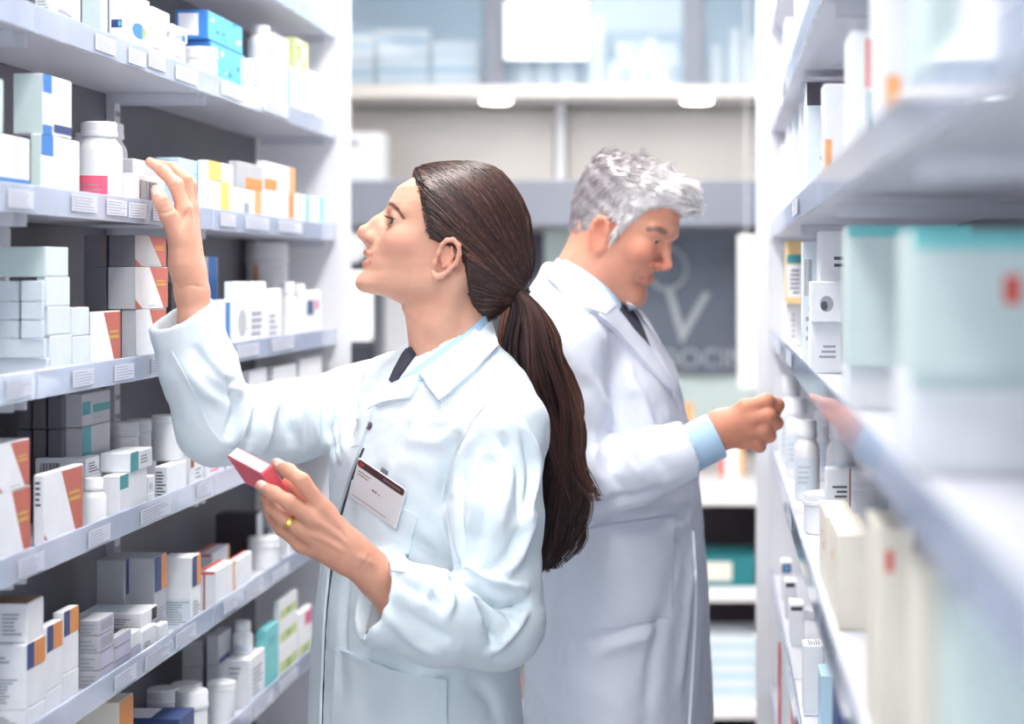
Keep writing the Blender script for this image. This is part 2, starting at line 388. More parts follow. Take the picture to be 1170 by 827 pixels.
# blackboard with chalk writing
bb = empty('blackboard', P(770, 428, 6.72)); tag(bb, 'slate blackboard with chalk writing below the grey pelmet, right of the man', 'blackboard')
bx('board', 668, 266, 842, 424, 6.72, 6.735, 'slate', bb)
for r in ((664, 262, 846, 266), (664, 424, 846, 428), (664, 266, 668, 424), (842, 266, 846, 424)): bx('frame', *r, 6.705, 6.738, 'steel_grey', bb, .002)
def text(s, px, py, size, d, m, parent, name='lettering', rot=0):
    cu = bpy.data.curves.new(name, 'FONT'); cu.body = s; cu.size = size; cu.extrude = .0008
    o = bpy.data.objects.new('tmp', cu); COL.objects.link(o); bpy.context.view_layer.update()
    me = bpy.data.meshes.new_from_object(o.evaluated_get(bpy.context.evaluated_depsgraph_get())); bpy.data.objects.remove(o)
    for q in me.materials: pass
    me.materials.clear(); r = link(name, me, parent, None, [m])
    r.location = P(px, py, d)-(parent.location if parent is not None else Vector((0, 0, 0))); r.rotation_euler = (math.pi/2, rot, 0)
    return r
text('V', 752, 388, .27, 6.716, 'chalk', bb, rot=.12)
text('DOCIN', 752, 420, .095, 6.716, 'chalk', bb)
bm = bmesh.new(); tube(bm, [P(762+22*math.cos(a), 306+24*math.sin(a), 6.717) for a in np.linspace(0, 6.4, 40)], .006, 5); o = link('chalk_ring', mesh_of(bm), bb, None, ['chalk']); o.location = -bb.location
# white panel by the right post, white cards by the left
t = tag(bx('hanging_sign', 843, 268, 905, 444, 6.2, 6.225, 'counter_white'), 'tall blank white hanging sign beside the right end post', 'sign')
for k in (852, 892): box('cord', (P(k, 0, 6.2).x, 6.212-.0015, P(0, 268, 6.2).z), (P(k, 0, 6.2).x+.003, 6.212+.0015, 2.749), 'white_steel', None, 0)
cords = [o for o in bpy.data.objects if o.name.startswith('cord')]
for o in cords: 
    o.parent = t; o.location = o.location-t.location
t = tag(bx('poster', 622, 262, 662, 330, 6.76, 6.765, 'mint_glass'), 'pale green poster on the dark recess between the two people', 'poster')
t = empty('wall_lamp', P(403, 283, 6.775)); tag(t, 'small round white clock on the dark recess near the woman\'s nose', 'clock')  # a round white lamp, its face in the glowing material
me = mesh_of(lathe_bm([(0, 0), (.052, 0), (.055, .006), (.05, .016), (.045, .014), (0, .014)], 28)); shade_auto(me); o = link('face', me, t, None, ['white_glow']); o.rotation_euler = (math.pi/2, 0, 0)
me = mesh_of(lathe_bm([(.052, 0), (.060, 0), (.060, .018), (.052, .018), (.052, 0)], 28)); shade_auto(me); o = link('rim', me, t, None, ['steel_grey']); o.rotation_euler = (math.pi/2, 0, 0)
t = empty('monitor', P(408, 440, 6.3)); tag(t, 'computer monitor with white screen on a dark stand, seen past the woman\'s chin', 'monitor')
bx('casing', 340, 306, 429, 394, 6.30, 6.33, 'recess_dark', t); bx('screen', 344, 310, 425, 388, 6.297, 6.2995, 'white_glow', t, 0)
box('stand', (P(378,0,6.3).x, 6.34, CZ-.668), (P(392,0,6.3).x, 6.37, P(0,350,6.3).z), 'recess_dark', t); bx('stand_arm', 379, 350, 391, 360, 6.3305, 6.3395, 'recess_dark', t)
t = tag(bx('notice_sheet', 439, 335, 492, 425, 6.77, 6.775, 'card_white'), 'large white notice sheet pinned behind the woman\'s neck', 'poster')
t = tag(bx('pinboard_strip', 429, 330, 438, 430, 6.76, 6.775, 'steel_grey'), 'narrow dark upright strip between the monitor and the white notice sheet', 'trim')
# counter with open shelves below
DK0, DK1 = 5.97, 6.79
zc = CZ-.668
cnt = empty('counter', (P(620, 0, DK0).x, (DK0+DK1)/2, 0)); tag(cnt, 'long white counter with open cubbies below along the back wall', 'counter')
cx0, cx1 = P(300, 0, DK0).x, P(990, 0, DK0).x
box('worktop', (cx0, DK0, zc-.05), (cx1, DK1, zc), 'counter_white', cnt, .004)
ys = [P(0, y, DK0).z for y in (672, 688, 805, 822)]
box('shelf', (cx0, DK0+.01, ys[1]), (cx1, DK1, ys[0]), 'counter_white', cnt); box('shelf', (cx0, DK0+.01, ys[3]), (cx1, DK1, ys[2]), 'counter_white', cnt)
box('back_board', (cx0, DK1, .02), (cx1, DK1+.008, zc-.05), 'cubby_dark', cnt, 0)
for x in (300, 560, 872, 960): box('divider', (P(x, 0, DK0).x, DK0+.006, .02), (P(x, 0, DK0).x+.05, DK1, zc-.05), 'counter_white', cnt)
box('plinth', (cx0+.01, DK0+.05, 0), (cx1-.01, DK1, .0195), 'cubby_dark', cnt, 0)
# things on and in the counter
def cbox(x0, x1, yt, d, dep, m, zbase):
    a = P(x0, 0, d).x; b = P(x1, 0, d).x; return Carton(b-a, dep, P(0, yt, d).z-zbase, m, 1), (b, d, zbase+.0004)
c, l = cbox(797, 862, 636, 6.0, .25, 'teal_deep', ys[0]); c.rect('e', .02, .2, .6, .82, 'cream'); c.put('file_box', l, 'dark green file box with a cream label in the upper cubby')
for k, (x0, x1, yt, m, lb) in enumerate(((792, 799, 735, 'navy', 'navy folder leaning at the left of the blue paper stack'),)):
    c, l = cbox(x0, x1, yt, 6.02, .2, m, ys[2]); c.put('folder', l, lb, 'folder')
zz = ys[2]
nsh = 9; dz = (P(0, 727, 6.0).z-ys[2])/nsh
for k in range(nsh):
    c = Carton(.184-.002*(k % 3), .24, dz-.0012, ('card_cool', 'blue_pale')[k % 2], 1)
    c.rect('e', .05, .1, .95, .28, 'card_white')
    c.put('paper_ream', (P(868, 0, 6.0).x-.002*(k % 2), 6.0, zz+.0004), 'pale blue ream of paper in the lower cubby, %s from the shelf' % ('first', 'second', 'third', 'fourth', 'fifth', 'sixth', 'seventh', 'eighth', 'topmost')[k], 'paper', 'paper reams in the cubby')
    zz += dz
for x0, x1, yt, m, b, lb in ((588, 594, 754, 'peach', None, 'peach spined book in the cubby between the two white coats'), (595, 603, 742, 'teal_deep', 'brick', 'dark teal book with a red mark between the two white coats'),
                              (603.6, 610, 738, 'black', 'brick', 'black book with a red mark beside the dark teal one'), (610.5, 618, 756, 'cream', None, 'cream book nearest the man\'s coat in the cubby')):
    c, l = cbox(x0, x1, yt, 6.03, .2, m, ys[2])
    if b: c.rect('e', .2, .2, .8, .5, b)
    c.put('book', l, lb, 'book', 'books in the cubby')
c, l = cbox(822, 850, 497, 6.35, .08, 'card_white', zc); c.rect('e', 0, 0, .22, .9, 'red').rect('e', .78, 0, 1, .9, 'peach'); c.put('carton', l, 'white and orange carton standing on the counter below the man\'s hand')
c, l = cbox(776, 792, 462, 6.4, .08, 'peach', zc); c.rect('e', .1, .3, .9, .7, 'card_white'); c.put('carton', l, 'small peach carton on the counter beside the man\'s sleeve')

# ------------------------------------------------------------------ goods on the left shelves
W_, CO, MI, GR, DK = 'card_white', 'card_cool', 'card_mint', 'card_grey', 'card_dark'
def lc(lv, xe, xn, xf, yt, label, base=W_, group=None, deco=None, rz=0, name='carton', **k):
    loc, D, L, H, top = Lb(lv, xe, xn, xf, yt, **k)
    c = Carton(D, L, H, base, 1)
    if deco: deco(c)
    c.put(name, loc, label, 'box', group or 'cartons on the left shelving', rz)
    return top+.0005
def rowdeco(c): c.lines('e', .12, .15, .88, .5, 5); c.lines('f', .12, .2, .8, .6, 4)
def diag(white=W_):           # grey-ended boxes with a white diagonal on the brick-red front
    def f(c):
        c.full('f', 'rust'); c.poly('f', [(.0, 1), (.0, .25), (.22, .0), (.85, 0), (.42, 1)], white); c.lines('f', .4, .06, .75, .1, 1)
        c.rect('f', .62, .55, .92, .60, 'gold').rect('f', .62, .64, .9, .68, 'gold')
    return f
def grad(stripe, foot):       # colour stripe down the corner and a dark foot band on the front face
    def f(c):
        c.rect('f', 0, .70, .30, 1, stripe).rect('f', 0, 0, .30, .16, stripe).rect('f', .36, .06, .98, .20, foot); c.lines('f', .62, .0, .9, .04, 1)
    return f
def g(*fs):
    def f(c):
        for a in fs: c.rect(*a)
    return f
def lbot(lv, xc, inset, r, yt, label, kind='pill', z=None, **k):
    """bottle on the left run, axis seen at pixel column xc"""
    X = XL+inset+r; d = F*X/(VX-xc); base = deck(lv) if z is None else z
    h = (VY-yt)*d/F-base
    bottle('pill_bottle' if kind != 'jar' else 'jar', (-X, d, CZ+base+.0003), r, h, label, kind, k.pop('group', 'bottles on the left shelving'), **k)
    return base+h
# --- top shelf
lc('A', 40, 62, 92, -14, 'white carton with grey print at the near end of the top shelf', W_, deco=lambda c: c.lines('e', .1, .2, .9, .8, 8).lines('f', .1, .2, .8, .6, 5))
lc('A', 93, 116, 123, -20, 'tall pale green carton beside the oval-logo carton on the top shelf', MI, deco=g(('f', .3, 0, .7, 1, W_)))
def oval(c):
    c.disc('f', .58, .46, .26, .12, 'blue'); c.poly('f', [(.70, .36), (.80, .38), (.84, .46), (.80, .54), (.70, .56)], 'green'); c.rect('e', .2, .42, .9, .54, 'navy'); c.disc('e', .75, .48, .12, .045, 'sky')
lc('A', 124, 141, 171, -12, 'white carton printed with a blue and green oval', W_, deco=oval)
z = lc('A', 160, 172, 190, 34, 'small white box at the foot of the pile beside the oval-logo carton', W_, deco=rowdeco)
z = lc('A', 162, 173, 191, 20, 'small white box in the middle of the pile beside the oval-logo carton', W_, deco=rowdeco, z=z)
lc('A', 163, 174, 194, 7, 'small white box on top of the pile beside the oval-logo carton', W_, deco=rowdeco, z=z)
z = lc('A', 185, 196, 212, 44, 'lower of two small white boxes in front of the blue cartons', W_, deco=rowdeco)
lc('A', 186, 197, 214, 27, 'upper of two small white boxes in front of the blue cartons', W_, deco=lambda c: (rowdeco(c), c.rect('f', .6, .1, .85, .5, 'blue')), z=z)
def clouds(c):
    c.full('f', 'sky'); c.full('e', 'blue'); c.rect('e', .1, .12, .72, .88, W_)
    for k in range(16):
        u, v = random.uniform(.1, .9), random.uniform(.12, .9); c.disc('f', u, v, .05, .06, random.choice(('blue', W_, 'blue', 'aqua')), 9)
lbot('A', 229, .006, .028, 55, 'white round-shouldered tub below the blue cartons on the top shelf', 'jar', capf=.3)
z = lc('A', 206, 240, 280, 46, 'lower sky blue carton with mottled print on the top shelf', 'blue', deco=clouds, inset=.03)
lc('A', 200, 237, 277, 11, 'upper sky blue carton with mottled print on the top shelf', 'blue', deco=clouds, inset=.03, z=z)
z = lc('A', 268, 287, 303, 67, 'white carton under the tall bottle on the top shelf', W_, deco=rowdeco)
lbot('A', 297, .014, .023, 30, 'tall white bottle standing on a carton at the far end of the top shelf', 'pill', z=z, capf=.2, band=('card_cool', .2, .75, -2.4, -.4))
z = lc('A', 299, 310, 331, 70, 'white carton under the grey box on the top shelf', W_, deco=g(('f', .85, 0, 1, 1, 'aqua')))
lc('A', 302, 314, 330, 37, 'plain grey box near the far end of the top shelf', GR, z=z)
z = lc('A', 326, 336, 351, 76, 'white carton with a pale green stripe under the leafy carton', W_, deco=g(('f', .3, 0, .55, 1, 'card_mint')))
lc('A', 326, 337, 352, 42, 'small carton with a leafy green print on the top shelf', 'lime', deco=lambda c: [c.disc('f', random.random()*.8+.1, random.random()*.8+.1, .12, .1, random.choice(('green', W_)), 8) for _ in range(12)], z=z)
lc('A', 344, 353, 363, 80, 'last white carton at the far end of the top shelf', W_, deco=rowdeco)
# --- second shelf
z = lc('B', -70, -30, 34, 147, 'white carton with a blue foot band at the near end of the second shelf', W_, deco=g(('f', 0, .14, 1, .33, 'blue')))
lc('B', -40, -18, 4, 86, 'dark teal carton at the picture edge on the blue-banded carton', 'teal_deep', z=z, deco=g(('f', .5, 0, .96, 1, MI)))
z = lc('B', 35, 47, 91, 153, 'lower white carton with a blue corner stripe and navy band', W_, deco=lambda c: (c.full('e', MI), grad('blue', 'navy')(c)), inset=.008)
lc('B', 15, 49, 82, 84, 'upper white carton with a blue corner stripe and pale green end', W_, deco=lambda c: (c.full('e', MI), grad('blue', 'navy')(c)), z=z, inset=.008)
lbot('B', 113, .008, .031, 140, 'large white pill bottle with a pink label', 'pill', capf=.17, band=('pink', .02, .46, -2.6, -.9))
lbot('B', 126, .078, .025, 142, 'white pill bottle half hidden behind the pink-labelled one', 'pill', capf=.17)
lbot('B', 97, .1, .02, 152, 'small white pill bottle behind the blue-striped cartons', 'pill', capf=.2)
z = lc('B', 140, 154, 188, 198, 'flat white box with a barcode beside the reaching fingers', W_, deco=lambda c: c.bars('f', .15, .3, .75, .85, 12).rect('f', 0, .05, 1, .1, 'pink'), inset=.006)
lc('B', 128, 152, 182, 181, 'flat grey box lying on the barcode box', GR, z=z, inset=.03)
z = lc('B', 178, 205, 235, 196, 'large pale blue box behind the reaching hand', 'blue_pale', deco=lambda c: c.rect('f', .62, .1, .95, .6, W_).lines('f', .65, .15, .9, .5, 4), inset=.03)
lc('B', 176, 204, 234, 180, 'pale blue lid-like flat box on the large pale blue box', 'blue_pale', z=z, inset=.03, deco=g(('f', .9, 0, 1, 1, 'teal')))
z = lc('B', 226, 237, 266, 205, 'lower white and yellow carton on the second shelf', W_, deco=g(('f', .5, 0, .85, 1, 'yellow')))
lc('B', 226, 238, 266, 183, 'upper white and yellow carton on the second shelf', W_, deco=g(('f', 0, 0, .5, 1, 'yellow')), z=z)
z = lc('B', 258, 269, 299, 214, 'lower white carton with an orange edge beside the yellow cartons', W_, deco=g(('f', .72, 0, .98, 1, 'peach'), ('f', .3, .3, .5, .6, 'ink_light')))
lc('B', 261, 272, 300, 184, 'upper grey and orange carton beside the yellow cartons', GR, deco=g(('f', .3, 0, .98, .45, 'orange')), z=z)
z = lc('B', 293, 302, 336, 216, 'lower white carton with an orange end stripe on the second shelf', W_, deco=g(('f', .8, 0, 1, 1, 'orange')))
lc('B', 293, 302, 337, 184, 'upper white carton with an orange patch and stripe on the second shelf', W_, deco=g(('f', 0, 0, .4, .4, 'orange'), ('f', .8, 0, 1, 1, 'peach')), z=z)
lc('B', 330, 338, 353, 221, 'white carton with a sky blue stripe near the end of the second shelf', W_, deco=g(('f', .75, 0, 1, 1, 'sky')))
lc('B', 349, 355, 369, 224, 'last white carton with a pale blue edge on the second shelf', W_, deco=g(('f', .7, 0, 1, 1, 'aqua')))
# --- third shelf: pale blue stack
gp = 'pale blue cartons stacked at the near end of the third shelf'
def pale(lab, *a, **k): return lc('C', *a, 'pale blue carton, '+lab, CO, gp, **k)
z1 = pale('lowest long one with its end to the camera', -60, 54, 56.5, 409)
z2 = pale('second long one from the rail with its end to the camera', -60, 51, 53.5, 387, z=z1)
zs = z2
for r, (yt, nm) in enumerate(((366, 'lowest'), (345, 'middle'), (321, 'top'))):
    pale('%s of the three small ones at the picture edge' % nm, -14, 21, 24, yt, z=zs, inset=.044)
    zs = pale('%s of the three small ones beside the curved ones' % nm, 23.5, 48.5, 51, yt, z=zs)
z = pale('lower left of the four largest fronts', 55.5, 57.5, 82, 384)
z3 = pale('upper left of the four largest fronts', 53, 55, 80.5, 351, z=z)
z = pale('lower right of the four largest fronts', 82, 83, 106, 385); pale('upper right of the four largest fronts', 81, 82, 102, 352, z=z)
z4 = pale('small square front under the long top one', 51, 53, 80, 317, z=z3)
lc('C', -6, 52, 78, 282, 'long pale blue carton on top of the stack on the third shelf', CO, gp, z=max(zs, z4), deco=lambda c: c.full('e', MI))
# red and grey boxes
gr = 'brick red and grey cartons on the third shelf'
DG = diag()
z = lc('C', 101, 102.5, 138, 357, 'brick red carton with a white diagonal beside the pale blue stack', GR, gr, deco=DG)
z = lc('C', 138.5, 155, 190, 354, 'grey-ended brick red carton at the bottom of the far pile', GR, gr, deco=DG)
z2 = lc('C', 123, 154, 192, 305, 'grey-ended brick red carton in the middle of the far pile', GR, gr, deco=DG, z=z)
lc('C', 124, 154, 190, 256, 'brick red carton at the top of the far pile under the rail', DK, gr, deco=diag(GR), z=z2)
Xb = XL+.012+.036
za = lc('C', 96, 121, 150, 355, 'dark grey carton at the back of the far pile, lowest', DK, gr, inset=.052)
za = lc('C', 96, 121, 150, 306, 'dark grey carton at the back of the far pile, middle', DK, gr, inset=.052, z=za)
lc('C', 96, 121, 150, 257, 'dark grey carton at the back of the far pile, topmost', DK, gr, inset=.052, z=za, deco=lambda c: c.rect('e', .93, 0, .99, 1, 'brown'))
lbot('C', -14, .090, .028, 259, 'white bottle at the picture edge behind the pale blue stack', 'jar', z=None)
lc('C', 182, 196, 206, 322, 'narrow dark box in front of the raised wrist', 'black')
lc('C', 222, 231, 249, 293, 'blue and white carton behind the raised wrist', W_, deco=g(('f', .35, 0, .95, 1, 'blue')), inset=.05)
lc('C', 243, 252, 263, 343, 'white carton with a dark blue stripe beside the raised sleeve', W_, deco=g(('f', .5, .1, .95, .95, 'blue')))
z = lc('C', 256, 267, 283, 322, 'white carton beside the big white jar on the third shelf', W_, deco=lambda c: c.disc('f', .6, .4, .3, .2, GR))
lbot('C', 305, .075, .045, 277, 'large white jar with a small orange mark at the back of the third shelf', 'jar', capf=.22, band=('peach', .72, .98, -2.0, -1.75))
lc('C', 277, 285, 304, 322, 'white carton in front of the big white jar, left one', W_, deco=rowdeco)
lc('C', 300, 306, 322, 330, 'white carton in front of the big white jar, right one', W_, deco=rowdeco)
for x, yt, lb in ((329, 322, 'short white bottle after the big white jar, first'), (341, 324, 'short white bottle after the big white jar, second')): lbot('C', x, .01, .016, yt, lb, 'pill')
lc('C', 341, 349, 367, 332, 'white carton with a dark blue mark near the end of the third shelf', W_, deco=g(('f', .1, .5, .5, .8, 'navy'), ('f', .6, .6, .8, .8, 'magenta')))
lc('C', 331, 346, 366, 318, 'dark navy flat box at the back end of the third shelf', 'navy', inset=.075)
# --- fourth shelf
gd = 'brick red cartons on the fourth shelf'
z = lc('D', -60, -4, 35, 566, 'lower brick red carton with white diagonal at the picture edge', GR, gd, deco=DG)
lc('D', -60, -6, 34, 510, 'upper brick red carton with white diagonal at the picture edge', GR, gd, deco=DG, z=z)
lc('D', 38, 50, 95, 543, 'brick red carton with a white spine on the fourth shelf', W_, gd, deco=lambda c: (DG(c), c.lines('e', .2, .6, .8, .95, 5, 'ink')))
gt = 'teal-marked grey cartons on the fourth shelf'
lbot('D', 107, .008, .0165, 546, 'small white pill bottle beside the red carton', 'pill', capf=.24)
def tealdeco(c): c.rect('f', 0, .35, .28, .75, 'teal').rect('f', .36, .38, .98, .62, 'teal'); c.lines('f', .4, .2, .9, .26, 1)
z = lc('D', 73, 94, 126, 489, 'grey carton at the lower front of the tall teal-marked block', GR, gt, inset=.06, deco=lambda c: c.rect('f', 0, .7, .3, 1, 'teal'))
lc('D', 73, 94, 126, 449, 'grey carton at the upper front of the tall teal-marked block', GR, gt, inset=.06, deco=tealdeco, z=z)
for q, (xe, xn) in enumerate(((54, 71), (37, 52), (20, 36))):
    ins = .060+.0225*(q+1)
    nm = ('second', 'third', 'rearmost')[q]
    zz = lc('D', xe, xn, xn+24, 491, 'dark grey carton, lower row of the teal-marked block, %s from the front' % nm, DK, gt, inset=ins)
    lc('D', xe, xn, xn+24, 453, 'dark grey carton, upper row of the teal-marked block, %s from the front' % nm, DK, gt, inset=ins, z=zz)
z = lc('D', 60, 100, 116, 545, 'flat white box with a barcode under its twin on the fourth shelf', W_, deco=rowdeco, inset=.045)
lc('D', 40, 99, 114, 524, 'flat white box with a barcode beside the red cartons', W_, z=z, inset=.045, deco=lambda c: c.bars('e', .1, .25, .5, .75, 14).lines('f', .1, .2, .9, .8, 4, 'ink'))
z = lc('D', 117, 137, 168, 544, 'white carton with a teal corner stripe and band on the fourth shelf', W_, gt, deco=grad('teal', 'teal_deep'), inset=.008)
lc('D', 114, 149, 174, 518, 'flat white and teal carton lying on the teal-striped one', W_, gt, z=z, inset=.006, deco=lambda c: c.rect('f', 0, 0, .35, 1, 'teal').lines('f', .45, .3, .9, .8, 3))
z = lc('D', 160, 169, 177, 564, 'lower tiny white box beside the teal-striped carton', W_, deco=rowdeco)
lc('D', 160, 169, 177, 545, 'upper tiny white box beside the teal-striped carton', W_, deco=rowdeco, z=z)
z = lc('D', 177, 191, 213, 533, 'white carton with fine print under the big white jar', W_, deco=lambda c: c.lines('e', .1, .1, .9, .9, 9, 'ink'))
lbot('D', 192, .012, .025, 474, 'big white jar with a wide lid standing on a carton', 'jar', z=z, capf=.16, band=('card_cool', .2, .8, -2.9, -2.2))
lbot('D', 141, .085, .024, 482, 'white tub at the back of the fourth shelf, nearest the upright', 'jar', capf=.2, band=('card_cool', .1, .6, -2.4, -1.2))
lbot('D', 162, .085, .024, 479, 'white tub at the back of the fourth shelf, behind the big jar', 'jar', capf=.2)
lbot('D', 222, .05, .02, 487, 'white bottle right of the big jar on the fourth shelf', 'jar')
lc('D', 211, 217, 232, 517, 'white carton with a red patch on the fourth shelf', W_, deco=lambda c: c.rect('f', .05, .6, .3, .9, 'brick').lines('f', .4, .3, .9, .6, 3, 'ink_light'))
lc('D', 229, 236, 256, 508, 'white carton with pink print beside the pink box in hand', W_, deco=lambda c: c.lines('f', .2, .3, .8, .7, 4, 'pink'))
lc('D', 252, 260, 278, 500, 'white carton behind the pink box in hand', W_, deco=rowdeco)
lc('D', 278, 285, 305, 424, 'white carton under the raised arm, first', W_, deco=rowdeco)
lc('D', 307, 313, 338, 420, 'white carton under the raised arm with a round mark, second', W_, deco=lambda c: c.disc('f', .7, .6, .12, .12, GR))
lc('D', 338, 343, 368, 411, 'white carton under the raised arm with a round mark, last', W_, deco=lambda c: c.disc('f', .6, .6, .12, .12, GR))
# --- fifth shelf
go = 'orange and navy marked cartons on the fifth shelf'
def flag(c): c.rect('f', .02, .60, .40, 1, 'navy').rect('f', .42, .60, .98, 1, 'orange'); c.lines('e', .1, .1, .85, .5, 8); c.lines('e', .1, .72, .7, .85, 2)
zf = []
for q, (xe, xn, xf, y1, y2) in enumerate(((-22, 30, 52, 812, 737), (40, 53, 71.5, 792, 717), (60, 72.5, 90, 772, 700))):
    nm = ('nearest', 'middle', 'farthest')[q]
    z = lc('E', xe, xn, xf, y1, 'plain white carton in the lower row of the flagged block, %s' % nm, W_, go, deco=lambda c: c.lines('e', .1, .3, .8, .8, 5))
    zf.append(lc('E', xe, xn, xf, y2, 'white carton with a navy and orange flag, %s of three' % nm, W_, go, z=z, deco=flag))
lc('E', -26, 31, 50, 690, 'white carton with a brown top lying on the flagged block', W_, go, z=zf[0], deco=lambda c: c.full('t', 'brown').lines('e', .5, .2, .9, .8, 6), inset=.014)
gl = 'small lavender boxes stacked on the fifth shelf'
def lav(c): c.full('f', 'lavender'); c.rect('f', .12, .2, .9, .8, 'ink_light') if random.random() < .3 else None; c.lines('e', .1, .15, .9, .85, 3)
z = None
for q, yt in enumerate((767, 747, 727, 709)):
    z = lc('E', 90, 113, 130, yt, 'small flat lavender box, %s in the pile of four' % ('lowest', 'second', 'third', 'top')[q], GR, gl, z=z, deco=lav)
z = None
for q, yt in enumerate((757, 741, 729)):
    z = lc('E', 124, 131.5, 149.5, yt, 'small flat lavender box, %s in the pile of three' % ('lowest', 'middle', 'top')[q], GR, gl, z=z, deco=lav)
z = lc('E', 135, 150.5, 161, 742, 'flat dark-edged box under the small white box', GR, gl, deco=lav)
lc('E', 134, 150.5, 161, 724, 'small white box with a dark end beside the lavender piles', W_, z=z, deco=lambda c: c.lines('t', .1, .2, .8, .6, 3, 'ink'))
z = lc('E', 178, 183, 192, 715, 'tiny white box beside the large flat carton', W_)
z = lc('E', 155, 162, 179, 722, 'low white box under the large flat carton, near one', W_, deco=rowdeco)
lc('E', 90, 162, 180, 701, 'large flat white carton with a black corner on the fifth shelf', W_, z=z, inset=.02, deco=lambda c: c.rect('f', .62, .1, .95, .95, 'black').rect('t', .1, .1, .9, .7, CO).lines('e', .3, .2, .9, .7, 3))
gx = 'tall cartons with orange tops on the fifth shelf'
def tall(c): c.rect('e', .02, .0, .98, .42, CO); c.lines('e', .06, .06, .94, .40, 10, 'ink_light'); c.rect('f', .05, .58, .55, 1, 'navy').rect('f', .55, .58, 1, 1, 'orange'); c.lines('f', .1, .05, .9, .4, 8, 'ink_light')
lc('E', 110, 142.5, 162, 640, 'tall grey carton with print at the back, left of its twin', GR, gx, inset=.072, deco=tall)
lc('E', 143.5, 176, 190, 638, 'tall grey carton with a navy and orange side, middle of three', GR, gx, inset=.034, deco=tall)
lc('E', 184.5, 219, 229, 637, 'tall white carton with a navy and orange side, nearest the rail', W_, gx, inset=.005, deco=tall)
def redtop(c): c.rect('t', 0, .1, 1, .4, 'red').rect('e', .1, .9, .9, .96, 'red'); c.rect('f', .9, 0, 1, 1, 'peach') if random.random() < .6 else None; c.rect('e', .3, .0, .4, .9, 'brick') if random.random() < .6 else None
gq = 'white cartons with red tops on the fifth shelf'
lc('E', 226, 247, 268, 652, 'white carton with a red top edge, nearest of its row', W_, gq, deco=redtop)
lc('E', 259, 270, 288, 640, 'white carton with a red top edge, farther of its row', W_, gq, deco=redtop)
lc('E', 222, 243, 262, 632, 'white carton with a red top edge at the back of its row', W_, gq, deco=redtop, inset=.07)
lc('E', 246, 292, 300, 588, 'dark box at the back of the fifth shelf below the pink box', 'black', inset=.06, deco=g(('f', .2, 0, 1, 1, W_)))
lbot('E', 301, .012, .03, 613, 'wide white jar on the fifth shelf below the woman\'s hand', 'jar', capf=.35)
lbot('E', 318, .015, .026, 600, 'white jar half hidden by the woman\'s hand', 'jar', capf=.3)
lc('E', 322, 330, 346, 590, 'white carton on the fifth shelf behind the woman\'s wrist', W_, deco=rowdeco)
lc('E', 346, 351, 367, 578, 'last white carton on the fifth shelf beside the coat front', W_, deco=rowdeco)
# --- sixth shelf
lc('G', 84, 136, 152, 803, 'cardboard carton with an orange side at the bottom edge', 'cream', deco=g(('f', 0, 0, 1, 1, 'orange')))
z = lc('G', 118, 205, 222, 822, 'navy and white flat carton at the bottom edge', 'navy', deco=lambda c: c.rect('t', .1, .1, .9, .6, W_), inset=.006)
for x, ins, r, yt, lb in ((186, .07, .026, 786, 'white jar at the back left of the sixth shelf'), (213, .062, .026, 780, 'white jar at the back of the sixth shelf, middle'), (219, .005, .026, 788, 'white jar with a ribbed lid on the sixth shelf')):
    lbot('G', x, ins, r, yt, lb, 'jar', capf=.3)
lbot('G', 253, .01, .024, 778, 'tall white tub with a flat lid on the sixth shelf', 'pail', capf=.2)
zz = lc('G', 208, 232, 246, 762, 'grey carton in the lower row behind the jars', GR, inset=.085)
lc('G', 208, 232, 246, 732, 'grey carton in the upper row behind the jars', GR, inset=.085, z=zz)
zz = lc('G', 236, 250, 264, 760, 'grey carton in the lower row beside the white flask', GR, inset=.055)
lc('G', 236, 250, 264, 726, 'grey carton in the upper row beside the white flask', GR, inset=.055, z=zz, deco=g(('f', 0, 0, .9, .2, 'navy')))
z = lc('G', 256, 285, 303, 754, 'white carton with grey print under the white flask', W_, deco=lambda c: c.lines('f', .2, .2, .8, .8, 6, 'ink_light').lines('e', .2, .6, .8, .9, 3))
lbot('G', 277, .02, .018, 709, 'white flask standing on the grey-printed carton', 'pill', z=z, capf=.3, band=('card_cool', .1, .5, -2.6, -.6))
z = lc('G', 296, 304, 318, 748, 'lower aqua carton on the sixth shelf', 'aqua', inset=.01)
lc('G', 292, 304, 318, 720, 'upper aqua carton on the sixth shelf', 'aqua', z=z, inset=.01, deco=lambda c: c.lines('f', .2, .3, .8, .6, 2, 'teal'))
def greens(c): c.rect('f', .05, .1, .95, .5, 'lime'); c.rect('f', .4, .2, .6, .45, 'green')
z = None
for q, yt in enumerate((740, 712, 688)):
    z = lc('G', 312, 319, 340, yt, 'white carton with a leafy green band, %s of three beside the coat' % ('lowest', 'middle', 'top')[q], W_, z=z, deco=greens)
z = lc('G', 334, 341, 356, 726, 'white carton with a pale green band at the end of the sixth shelf', W_, deco=greens)
lc('G', 334, 341, 356, 702, 'white carton with a pink mark at the end of the sixth shelf', W_, z=z, deco=g(('f', .5, .2, .95, .8, 'magenta')))

# ------------------------------------------------------------------ goods on the right shelves
gR = 'cartons on the right shelving'
def rc(lv, xn, xe, yt, L, label, base=W_, deco=None, name='carton', rz=0, **k):
    loc, D, L, H, top = Rb(lv, xn, xe, yt, L, **k)
    c = Carton(D, L, H, base, -1)
    if deco: deco(c)
    c.put(name, loc, label, 'box', gR, rz); return top+.0005
def rbot(lv, xc, inset, r, yt, label, kind='pill', z=None, **k):
    X = XR+inset+r; d = F*X/(xc-VX); base = deckr(lv) if z is None else z
    h = (VY-yt)*d/F-base
    bottle('pill_bottle' if kind != 'jar' else 'jar', (X, d, CZ+base+.0003), r, h, label, kind, 'bottles on the right shelving', **k)
    return base+h
